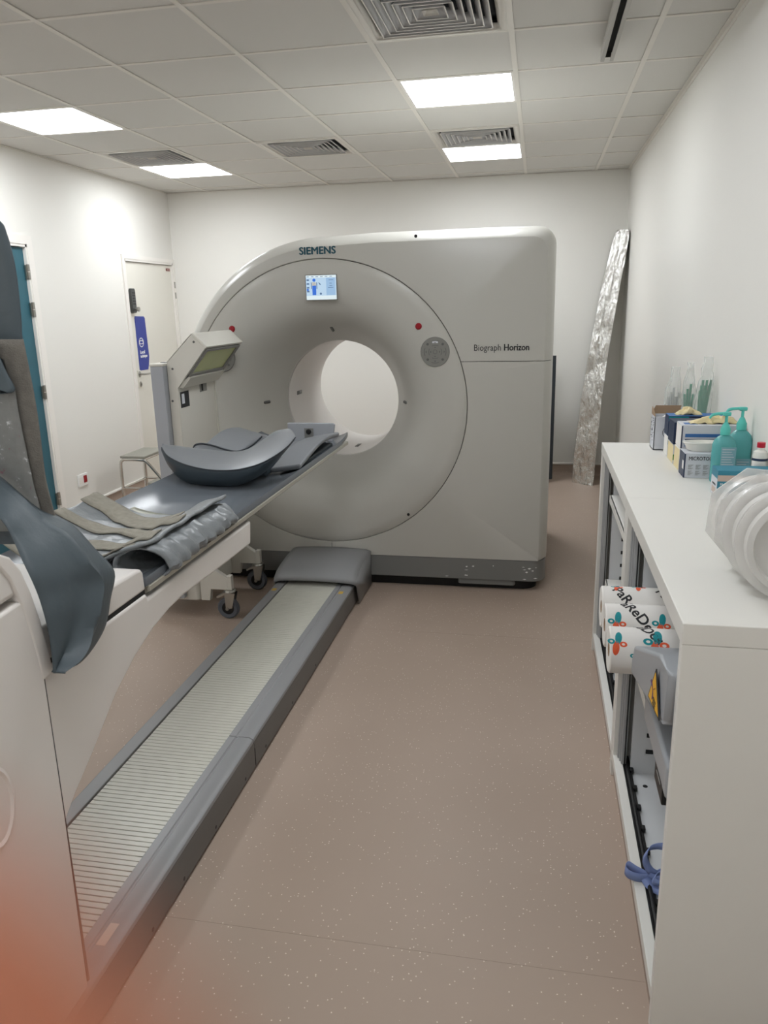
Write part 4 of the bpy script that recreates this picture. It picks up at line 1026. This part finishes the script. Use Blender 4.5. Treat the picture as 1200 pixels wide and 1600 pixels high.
# small black clip, strap, bags, green slip
o = bx('black_clip', .310, .3265, 1.635, 1.75, .478, .532, M['black'], None, bevel=.004, label='small black plastic block at the front edge of the cabinet shelf', cat='clip')
bx('pale_scratch', .3085, .311, 1.66, 1.72, .515, .518, M['panelgrey'], o)
Sp = thing('blue_strap', 'looped blue fabric strap spilling over the bottom rail of the near cabinet', 'strap', (.36, 1.68, .085))
def ribbon(pts, wv, m, name, par):
    p_ = smooth_path(pts, 8); bm = nb(); wv = Vector(wv)
    rows = []
    for i, p in enumerate(p_):
        tw = wv.copy(); rows.append([p-tw/2, p+tw/2])
    grid(bm, rows); return obj(name, bm, m, par, solid=.0015)
def zp(L_): return [ray(a, b, 2, c) for a, b, c in L_]
ribbon(zp([(1045, 1378, .105), (1020, 1372, .112), (995, 1360, .128), (982, 1352, .138), (977, 1358, .130), (984, 1367, .122), (1005, 1372, .112), (1025, 1366, .112), (1042, 1358, .118)]), (.002, .002, .024), M['strap'], 'loop', Sp)
ribbon(zp([(1046, 1325, .20), (1030, 1322, .20), (1014, 1326, .195), (1008, 1338, .18), (1010, 1350, .155), (1018, 1362, .13), (1032, 1366, .115), (1046, 1360, .115)]), (.012, .002, .02), M['strap'], 'loop', Sp)
ribbon(zp([(1008, 1372, .112), (1016, 1384, .103), (1028, 1392, .100), (1044, 1400, .098)]), (.022, .012, .006), M['strap'], 'strap_end', Sp)
ribbon(zp([(1034, 1362, .14), (1024, 1368, .135), (1022, 1377, .125), (1032, 1380, .12), (1044, 1376, .12)]), (.01, .004, .014), M['strap'], 'loop', Sp)
bx('green_slip', .375, .47, 1.60, 1.67, .086, .165, M['green'], None, bevel=.003, label='small green packet behind the blue strap in the cabinet', cat='packet')
def crumple(name, x0, x1, y0, y1, z0, z1, m, label, cat, amp=.02, fr=18, solid=0):
    bm = nb(); box(bm, x0, x1, y0, y1, z0, z1, min(x1-x0, y1-y0, z1-z0)*.3, 3)
    bmesh.ops.subdivide_edges(bm, edges=bm.edges[:], cuts=3, use_grid_fill=True)
    for v in bm.verts:
        n_ = noise.noise_vector(v.co*fr); v.co += n_*amp*Vector((1, 1, 0 if v.co.z < z0+.01 else 1))[2] if False else Vector((n_.x, n_.y, n_.z if v.co.z > z0+.015 else 0))*amp
    return obj(name, bm, m, None, label=label, cat=cat, ang=80)
crumple('grey_bag', .35, .50, 2.80, 3.25, .086, .30, M['plasticbag'], 'grey plastic bag low in the far cabinet under the paper rolls', 'bag')
crumple('clear_bag', .42, .55, 1.72, 1.95, .086, .25, M['film'], 'clear plastic bag in the bottom of the near cabinet', 'bag', .015)
# ------------------------------------------------------------------ things on the counter
Z = 1.0
# open carton
t = thing('open_carton', 'open printed carton with raised brown flap at the back of the counter', 'box', (.545, 3.40, Z))
bm = nb(); x0, x1, y0, y1, z1 = .487, .60, 3.345, 3.45, 1.14
th = .003
for a in ((x0, x1, y0, y0+th), (x0, x1, y1-th, y1), (x0, x0+th, y0, y1), (x1-th, x1, y0, y1)): box(bm, a[0], a[1], a[2], a[3], Z+.0005, z1)
box(bm, x0, x1, y0, y1, Z+.0005, Z+.004); obj('walls', bm, M['bgrey'], t)
bm = nb(); prism(bm, [(x0, z1), (x1, z1), (x1+.006, z1+.035), (x0+.015, z1+.035)], y1-th, y1, 'y'); prism(bm, [(y0+.01, z1), (y1, z1), (y1, z1+.03), (y0+.04, z1+.02)], x0, x0+th, 'x'); obj('flap', bm, M['board'], t)
bm = nb(); random.seed(2)
for k in range(26):
    yy_ = random.uniform(y0+.01, y1-.02); zz = random.uniform(Z+.02, z1-.01); box(bm, x0-.0008, x0, yy_, yy_+random.uniform(.004, .014), zz, zz+.003)
obj('small_print', bm, M['ink'], t)
bm = nb(); V = lathe(bm, [(.023, y0-.0008), (.025, y0-.0008), (.025, y0), (.023, y0)], (.545, 0, 1.075), 'y', 32); box(bm, .545, .600, y0-.0008, y0, 1.074, 1.077); obj('printed_ring', bm, M['ink'], t)
bx('printed_square', .538, .566, y0-.001, y0, 1.062, 1.088, M['maroon'], t)
bm = nb(); rows = []
for i in range(9):
    row = []
    for j in range(9):
        u, v = i/8, j/8; row.append((x0+.012+(x1-x0-.02)*u, y0+.01+(y1-y0-.02)*v, 1.10+.04*sin(pi*u)*sin(pi*v)**.6+.01*fbm((u, v, 0), 5)))
    rows.append(row)
grid(bm, rows); obj('white_content', bm, M['paper'], t, solid=.002)
def gbox(name, label, x0, x1, y0, y1, z0, z1, mf, ms, mt, stripes=(), group='glove boxes stacked on the counter'):
    t = thing(name, label, 'box', ((x0+x1)/2, (y0+y1)/2, z0), group)
    bx('carton', x0, x1, y0, y1, z0+.0005, z1, mf, t, bevel=.0008)
    bx('end_face', x0-.0006, x0+.0005, y0+.001, y1-.001, z0+.002, z1-.002, ms, t)
    bx('top_face', x0+.002, x1-.002, y0+.002, y1-.002, z1-.0005, z1+.0006, mt, t)
    for (a, b, c, d, m_) in stripes: bx('printed_band', x0+(x1-x0)*a, x0+(x1-x0)*b, y0-.0008, y0, z0+(z1-z0)*c, z0+(z1-z0)*d, m_, t)
    return t
WX = .739
# far stack (two high), middle stack, front stack
t = gbox('glove_box', 'navy glove box on top, farthest from the camera, gloves sticking out', .520, .735, 3.21, 3.30, 1.082, 1.162, M['navy'], M['navy'], M['bblue'], ((.0, .35, .75, .98, M['rollteal']),))
gbox('glove_box', 'lower glove box of the farthest pair beside the carton', .522, .735, 3.21, 3.30, 1.0, 1.080, M['bgrey'], M['paper'], M['bgrey'], ((0, 1, .6, .8, M['bteal']),))
t2 = gbox('glove_box', 'dark blue glove box on top of the middle pair', .518, .737, 3.06, 3.185, 1.074, 1.158, M['navy'], M['navy'], M['navy'], ((.1, .5, .6, .9, M['bblue']), (.55, .95, .55, .9, M['maroon'])))
bx('printed_patch', .57, .70, 3.07, 3.12, 1.158, 1.1592, M['taupe'], t2)
gbox('glove_box', 'lower glove box of the middle pair with pale printed side', .520, .737, 3.06, 3.185, 1.0, 1.072, M['bgrey'], M['latex'], M['bgrey'], ((0, 1, .2, .5, M['green']),))
t3 = gbox('glove_box', 'pale glove box with blue stripes behind the white bowl, upper of its pair', .522, .738, 2.93, 3.035, 1.082, 1.168, M['bgrey'], M['paper'], M['bgrey'], ((.06, .98, .50, .64, M['bblue']), (.06, .98, .30, .42, M['navy']), (.06, .3, .10, .2, M['bblue'])))
bx('dark_edge', .5215, .526, 2.9292, 3.034, 1.084, 1.166, M['navy'], t3)
bx('printed_patch', .535, .58, 2.95, 2.99, 1.168, 1.1692, M['bblue'], t3)
gbox('glove_box', 'pale lower box under the striped glove box', .520, .738, 2.93, 3.035, 1.0, 1.080, M['paper'], M['latex'], M['paper'])
def gloves(x, y, z, sx, label, par=None):
    bm = nb(); rows = []
    for i in range(15):
        row = []
        for k in range(13):
            u, v = i/14, k/12; a = pi*v
            hh = .028*sin(pi*u)**.8
            p = Vector((x+sx*(u-.5), y-.022*cos(a), z+hh*sin(a)))
            p += noise.noise_vector(p*55)*.016*sin(pi*u); p.z = max(p.z, z-.001); row.append(p)
        rows.append(row)
    grid(bm, rows); return obj('latex_gloves', bm, M['latex'], par, label=label, cat='gloves', solid=.0015)
gloves(.60, 3.255, 1.1635, .10, 'cream latex gloves bunched out of the farthest navy box'); 
gloves(.64, 2.98, 1.170, .17, 'cream latex gloves lying along the top of the striped glove box')
t4 = gbox('glove_box', 'front pale glove box with teal end, white bowl standing on it', .517, .662, 2.805, 2.90, 1.0, 1.088, M['bgrey'], M['bteal'], M['bgrey'], (), 'glove boxes stacked on the counter')
bx('dark_edge', .516, .520, 2.8043, 2.90, 1.002, 1.087, M['navy'], t4)
bx('end_label', .5158, .5168, 2.815, 2.84, 1.03, 1.06, M['paper'], t4)
text('lettering', 'MICROTOUCH', .019, (.530, 2.8044, 1.064), (1, 0, 0), (0, 0, 1), M['ink'], t4, bold=.0002, wscale=.78, depth=.0002)
bm = nb()
for r_ in range(2):
    for c_ in range(4):
        for l in range(5): box(bm, .530+c_*.025, .530+c_*.025+.017-.004*((l*7+c_*3+r_) % 3), 2.8043, 2.805, 1.046-r_*.021-l*.0034, 1.0472-r_*.021-l*.0034)
obj('small_print', bm, M['panelgrey'], t4)
# bowl
bm = nb(); V = lathe(bm, [(.0001, 1.0885), (.045, 1.0885), (.055, 1.094), (.064, 1.115), (.070, 1.118), (.070, 1.122), (.060, 1.122), (.052, 1.098), (.042, 1.0925), (.0001, 1.0925)], (.585, 2.86, 0), 'z', 40, 1.0, .55)
bmesh.ops.remove_doubles(bm, verts=bm.verts[:], dist=.0002)
obj('white_bowl', bm, M['bowl'], None, label='shallow glossy white dish on the front glove box', cat='bowl')
# teal mask box
t = gbox('mask_box', 'teal and white face mask box at the seam between the cabinets', .566, .735, 2.515, 2.60, 1.0, 1.088, M['bteal'], M['bgrey'], M['bteal'], ((.0, 1, .62, .84, M['taupe']),), None)
bx('end_band', .5652, .5662, 2.516, 2.599, 1.062, 1.087, M['bteal'], t); bx('end_print', .5652, .5662, 2.53, 2.585, 1.01, 1.03, M['taupe'], t); bx('end_print', .5652, .5662, 2.535, 2.58, 1.036, 1.042, M['ink'], t)
text('lettering', 'Masque médical', .0115, (.574, 2.5144, 1.041), (1, 0, 0), (0, 0, 1), M['white'], t, wscale=.9, depth=.0002)
text('lettering', 'Type IIR', .0115, (.575, 2.5144, 1.030), (1, 0, 0), (0, 0, 1), M['white'], t, wscale=.95, depth=.0002)
bx('printed_badge', .570, .589, 2.5142, 2.515, 1.003, 1.017, M['paper'], t, bevel=.002); bx('printed_badge', .594, .613, 2.5142, 2.515, 1.003, 1.017, M['bgrey'], t, bevel=.002)
# pump bottles
def pump(name, label, x, y, sc, lab, tilt=0):
    t = thing(name, label, 'pump bottle', (x, y, Z), 'teal pump bottles')
    hw = .036*sc; bm = nb(); rows = []
    for z_, k in ((.0005, .95), (.006, 1), (.10, 1), (.120, .98), (.134, .86), (.144, .62), (.150, .42), (.152, .38)):
        rows.append([Vector((x+hw*k*(abs(cos(a))**.75)*(1 if cos(a) > 0 else -1), y+hw*.62*k*(abs(sin(a))**.75)*(1 if sin(a) > 0 else -1), Z+z_*sc)) for a in [2*pi*i/32 for i in range(32)]])
    V = grid(bm, rows, close_u=True); cap(bm, V[0]); cap(bm, V[-1]); obj('bottle', bm, M['bottle'], t, ang=50)
    zc = Z+.152*sc
    bm = nb(); lathe(bm, [(.0001, zc), (.015*sc, zc), (.0155*sc, zc+.02*sc), (.013*sc, zc+.024*sc), (.008*sc, zc+.036*sc), (.005*sc, zc+.04*sc), (.0001, zc+.04*sc)], (x, y, 0), 'z', 24); obj('collar', bm, M['pump'], t)
    bm = nb(); tube(bm, [(x, y, zc+.038*sc), (x, y, zc+.062*sc)], .0048*sc, 12); box(bm, x-.012*sc, x+.012*sc, y-.008*sc, y+.008*sc, zc+.060*sc, zc+.072*sc, .003*sc, 2)
    tube(bm, smooth_path([(x-.008*sc, y, zc+.067*sc), (x-.03*sc, y-.002, zc+.066*sc), (x-.044*sc, y-.003, zc+.062*sc), (x-.051*sc, y-.004, zc+.052*sc)], 4), [.0048*sc]*9+[.004*sc, .004*sc, .0035*sc, .0035*sc], 10); obj('pump_head', bm, M['pump'], t)
    bx('label', x-.012*sc, x+hw*.9, y-hw*.625, y-hw*.61, Z+lab[0]*sc, Z+lab[1]*sc, mat('label_teal', (128, 172, 182), .4), t)
    bm = nb()
    for k in range(int((lab[1]-lab[0])/.008)): box(bm, x-.009*sc, x+hw*.75-.004*(k % 3), y-hw*.635, y-hw*.62, Z+(lab[0]+.005+k*.008)*sc, Z+(lab[0]+.007+k*.008)*sc)
    obj('label_print', bm, M['bgrey'], t)
pump('pump_bottle', 'shorter teal pump bottle directly behind the mask box', .632, 2.76, 1.07, (.03, .115))
pump('pump_bottle', 'second teal pump bottle, farther right against the wall', .706, 2.86, 1.09, (.02, .06))
# white red-capped bottle
t = thing('white_bottle', 'white plastic bottle with red cap cut by the right edge of the photo', 'bottle', (.717, 2.64, Z))
bm = nb(); V = lathe(bm, [(.0001, Z+.0005), (.023, Z+.0005), (.0235, Z+.004), (.0235, Z+.115), (.020, Z+.128), (.012, Z+.134), (.012, Z+.142), (.0001, Z+.142)], (.717, 2.64, 0), 'z', 32); obj('bottle', bm, M['bowl'], t)
bm = nb(); V = lathe(bm, [(.0001, Z+.142), (.0125, Z+.142), (.0125, Z+.158), (.0001, Z+.158)], (.717, 2.64, 0), 'z', 24); obj('cap', bm, M['crimson'], t, label='red cap')
bm = nb(); lathe(bm, [(.0237, Z+.100), (.0238, Z+.108)], (.717, 2.64, 0), 'z', 32); obj('label_band', bm, M['navy'], t)
bm = nb(); lathe(bm, [(.0237, Z+.03), (.0238, Z+.095)], (.717, 2.64, 0), 'z', 32); obj('label', bm, M['paper'], t)
# bags of tubing standing behind the boxes
def tbag(x, y, w_, h_, lean, m_tube, ntube, label, seed):
    random.seed(seed)
    t = thing('tubing_bag', label, 'bag of tubing', (x, y, Z), 'clear bags of tubing behind the glove boxes')
    z0 = Z+.001
    bm = nb(); rows = []
    for i in range(15):
        v = i/14; row = []
        ww = w_*(.65+.35*sin(pi*min(1, v*.9+.1)))*(1-.35*v**4)
        for k in range(20):
            a = 2*pi*k/20
            p = Vector((x+lean*v+ww/2*cos(a), y+(.026*(1-v*.85)+.003)*sin(a), z0+h_*v))
            n_ = noise.noise_vector(p*38+Vector((seed, 0, 0)))*.010*(.2+v); p += Vector((n_.x, n_.y*.7, n_.z if 0 < i < 14 else 0)); p.x = min(p.x, XR-.004); row.append(p)
        rows.append(row)
    grid(bm, rows, close_u=True); obj('film', bm, M['film'], t, ang=80)
    if m_tube:
        for k in range(ntube):
            s_ = (k-(ntube-1)/2)/max(1, ntube-1)
            xb = x+s_*w_*.25; xt = x+lean*.7+s_*w_*.6
            bm = nb(); tube(bm, smooth_path([(xb, y, z0+.01), ((xb+xt)/2, y+.004, z0+h_*.4), (xt, y, z0+h_*(.62+.06*(k % 3)))], 5), .0052, 8); obj('tube', bm, m_tube, t)
tbag(.578, 3.50, .075, .330, -.0, mat('tube_clear', (190, 192, 190), .2), 5, 'clear bag of colourless tubing, leftmost behind the glove boxes', 1)
tbag(.640, 3.495, .060, .350, .0, M['gtube'], 4, 'clear bag of pale green tubing in the middle behind the glove boxes', 2)
tbag(.693, 3.49, .070, .372, .014, M['gtube'], 9, 'clear bag with a thick bundle of dark green tubing near the wall', 3)
# octagonal frosted plastic lids standing on the near cabinet
def lid(cx, cy, cz, R_, label, yaw, lean, octo=True, k_=0):
    t = thing('plastic_lid', label, 'plastic lid', (cx, cy, Z), 'frosted plastic lids on the near cabinet')
    ax = Vector((-sin(yaw)*cos(lean), -cos(yaw)*cos(lean), sin(lean))); ux = ax.cross(Vector((0, 0, 1))).normalized(); uz = ux.cross(ax)
    c = Vector((cx, cy, cz))
    def ringp(r, h, octa):
        row = []
        for i in range(64):
            a = 2*pi*i/64+pi/8*1.2
            rr = r
            if octa: s_ = (a-pi/8*1.2) % (pi/4)-pi/8; rr = r*cos(pi/8)/cos(s_)
            row.append(c+ux*rr*cos(a)+uz*rr*sin(a)+ax*h)
        return row
    bm = nb()
    prof = [(R_, 0, 1), (R_, .006, 1), (R_*.93, .010, 1), (R_*.86, .012, 0), (R_*.83, .030, 0), (R_*.74, .036, 0), (R_*.71, .020, 0), (R_*.42, .018, 0), (R_*.39, .008, 0), (.0005, .006, 0)]
    V = grid(bm, [ringp(r, h, octo and o_) for r, h, o_ in prof], close_u=True); cap(bm, V[-1])
    obj('shell', bm, M['frost'], t, solid=.0018, ang=40)
    bm = nb(); a0 = 2.25
    rows = []
    for i in range(7):
        a = a0-.16+i*.32/6; rows.append([c+ux*R_*.80*cos(a)+uz*R_*.80*sin(a)+ax*.037, c+ux*R_*.77*cos(a)+uz*R_*.77*sin(a)+ax*.040])
    grid(bm, rows); obj('slot', bm, M['panelgrey'], t, solid=.001)
    return t
lid(.512, 1.835, 1.1215, .120, 'rearmost frosted plastic octagonal lid, next to the mask box', .06, .03)
lid(.517, 1.765, 1.1215, .120, 'second frosted plastic octagonal lid from the mask box', .08, .03)
lid(.524, 1.695, 1.1215, .120, 'third frosted plastic lid from the mask box, a slot near its rim', .10, .03, False)
lid(.532, 1.625, 1.1215, .120, 'nearest frosted plastic lid of the standing row, cut by photo edge', .12, .03, False)

# ------------------------------------------------------------------ the photographer's hand, index fingertip at the lens
def camp(x, y, z): return Vector((0, 0, CH))+cr*x+cu*y+cf*z
lat = Vector((-.577, -.816)); prp = Vector((.816, -.577))
def hp(l, p, z): q_ = lat*l+prp*p; return camp(q_.x, q_.y, z)
HV, HE, HR = [], [], []
def hv(l, p, z, r, par=None):
    HV.append(hp(l, p, z)); HR.append(r)
    if par is not None: HE.append((par, len(HV)-1))
    return len(HV)-1
wrist = hv(.165, .015, -.085, .027)
fore = hv(.235, .018, -.115, .030, wrist); fore2 = hv(.30, .02, -.14, .034, fore)
palm = hv(.125, .012, -.068, .030, wrist)
kn = {}
for nm, p_, l_, z_ in (('i', -.026, .088, -.040), ('m', -.004, .086, -.047), ('r', .018, .092, -.050), ('l', .038, .102, -.052)):
    base_ = hv(l_+.02, p_*.8, z_-.012, .0135, palm); kn[nm] = hv(l_, p_, z_, .0100, base_)
# index reaches to the lens, others curled round the phone's place
a = hv(.058, -.018, -.016, .0090, kn['i']); b = hv(.034, -.008, .002, .0088, a); c = hv(.0185, -.001, .0060, .0095, b); d_ = hv(.0054, 0, .0092, .0086, c)
for nm, dp in (('m', .004), ('r', .004), ('l', .002)):
    l0 = {'m': .052, 'r': .060, 'l': .076}[nm]; p0 = {'m': .004, 'r': .026, 'l': .045}[nm]
    q1 = hv(l0, p0, -.030, .0090, kn[nm]); q2 = hv(l0+.004, p0+dp, -.008, .0082, q1); q3 = hv(l0+.018, p0+dp, .003, .0072, q2)
th = hv(.128, -.030, -.072, .0135, palm); th2 = hv(.105, -.052, -.078, .0110, th); th3 = hv(.080, -.060, -.074, .0095, th2); th4 = hv(.064, -.060, -.068, .0080, th3)
me = bpy.data.meshes.new('hand'); o0 = camp(-.06, -.085, -.04)
me.from_pydata([v-o0 for v in HV], HE, []); ho = bpy.data.objects.new('hand', me); COL.objects.link(ho); ho.location = o0
md = ho.modifiers.new('skin', 'SKIN'); md.use_smooth_shade = True
for i, v in enumerate(me.skin_vertices[0].data):
    v.radius = (HR[i], HR[i]); v.use_root = (i == 0)
md = ho.modifiers.new('sub', 'SUBSURF'); md.levels = 2; md.render_levels = 2
me.materials.append(M['skin'])
ho['label'] = "photographer's hand, its blurred orange fingertip covering the bottom left corner"; ho['category'] = 'hand'
BASE[ho] = o0
# fingernail on the index finger
bm = nb(); rows = []
n0 = hp(.0175, 0, .0031); fz = (cf*.75+cr*.0).normalized()
for i in range(6):
    row = []
    for k in range(7):
        a_ = (k-3)/3*.7; l_ = .0125+.010*i/5
        ctr = hp(l_+.002, 0, .0045); nrm = (-cf*cos(a_)+(cr*prp.x+cu*prp.y)*sin(a_)); row.append(ctr+nrm*.0078)
    rows.append(row)
grid(bm, rows); obj('fingernail', bm, mat('nail', (226, 170, 156), .25), ho, solid=.0004)
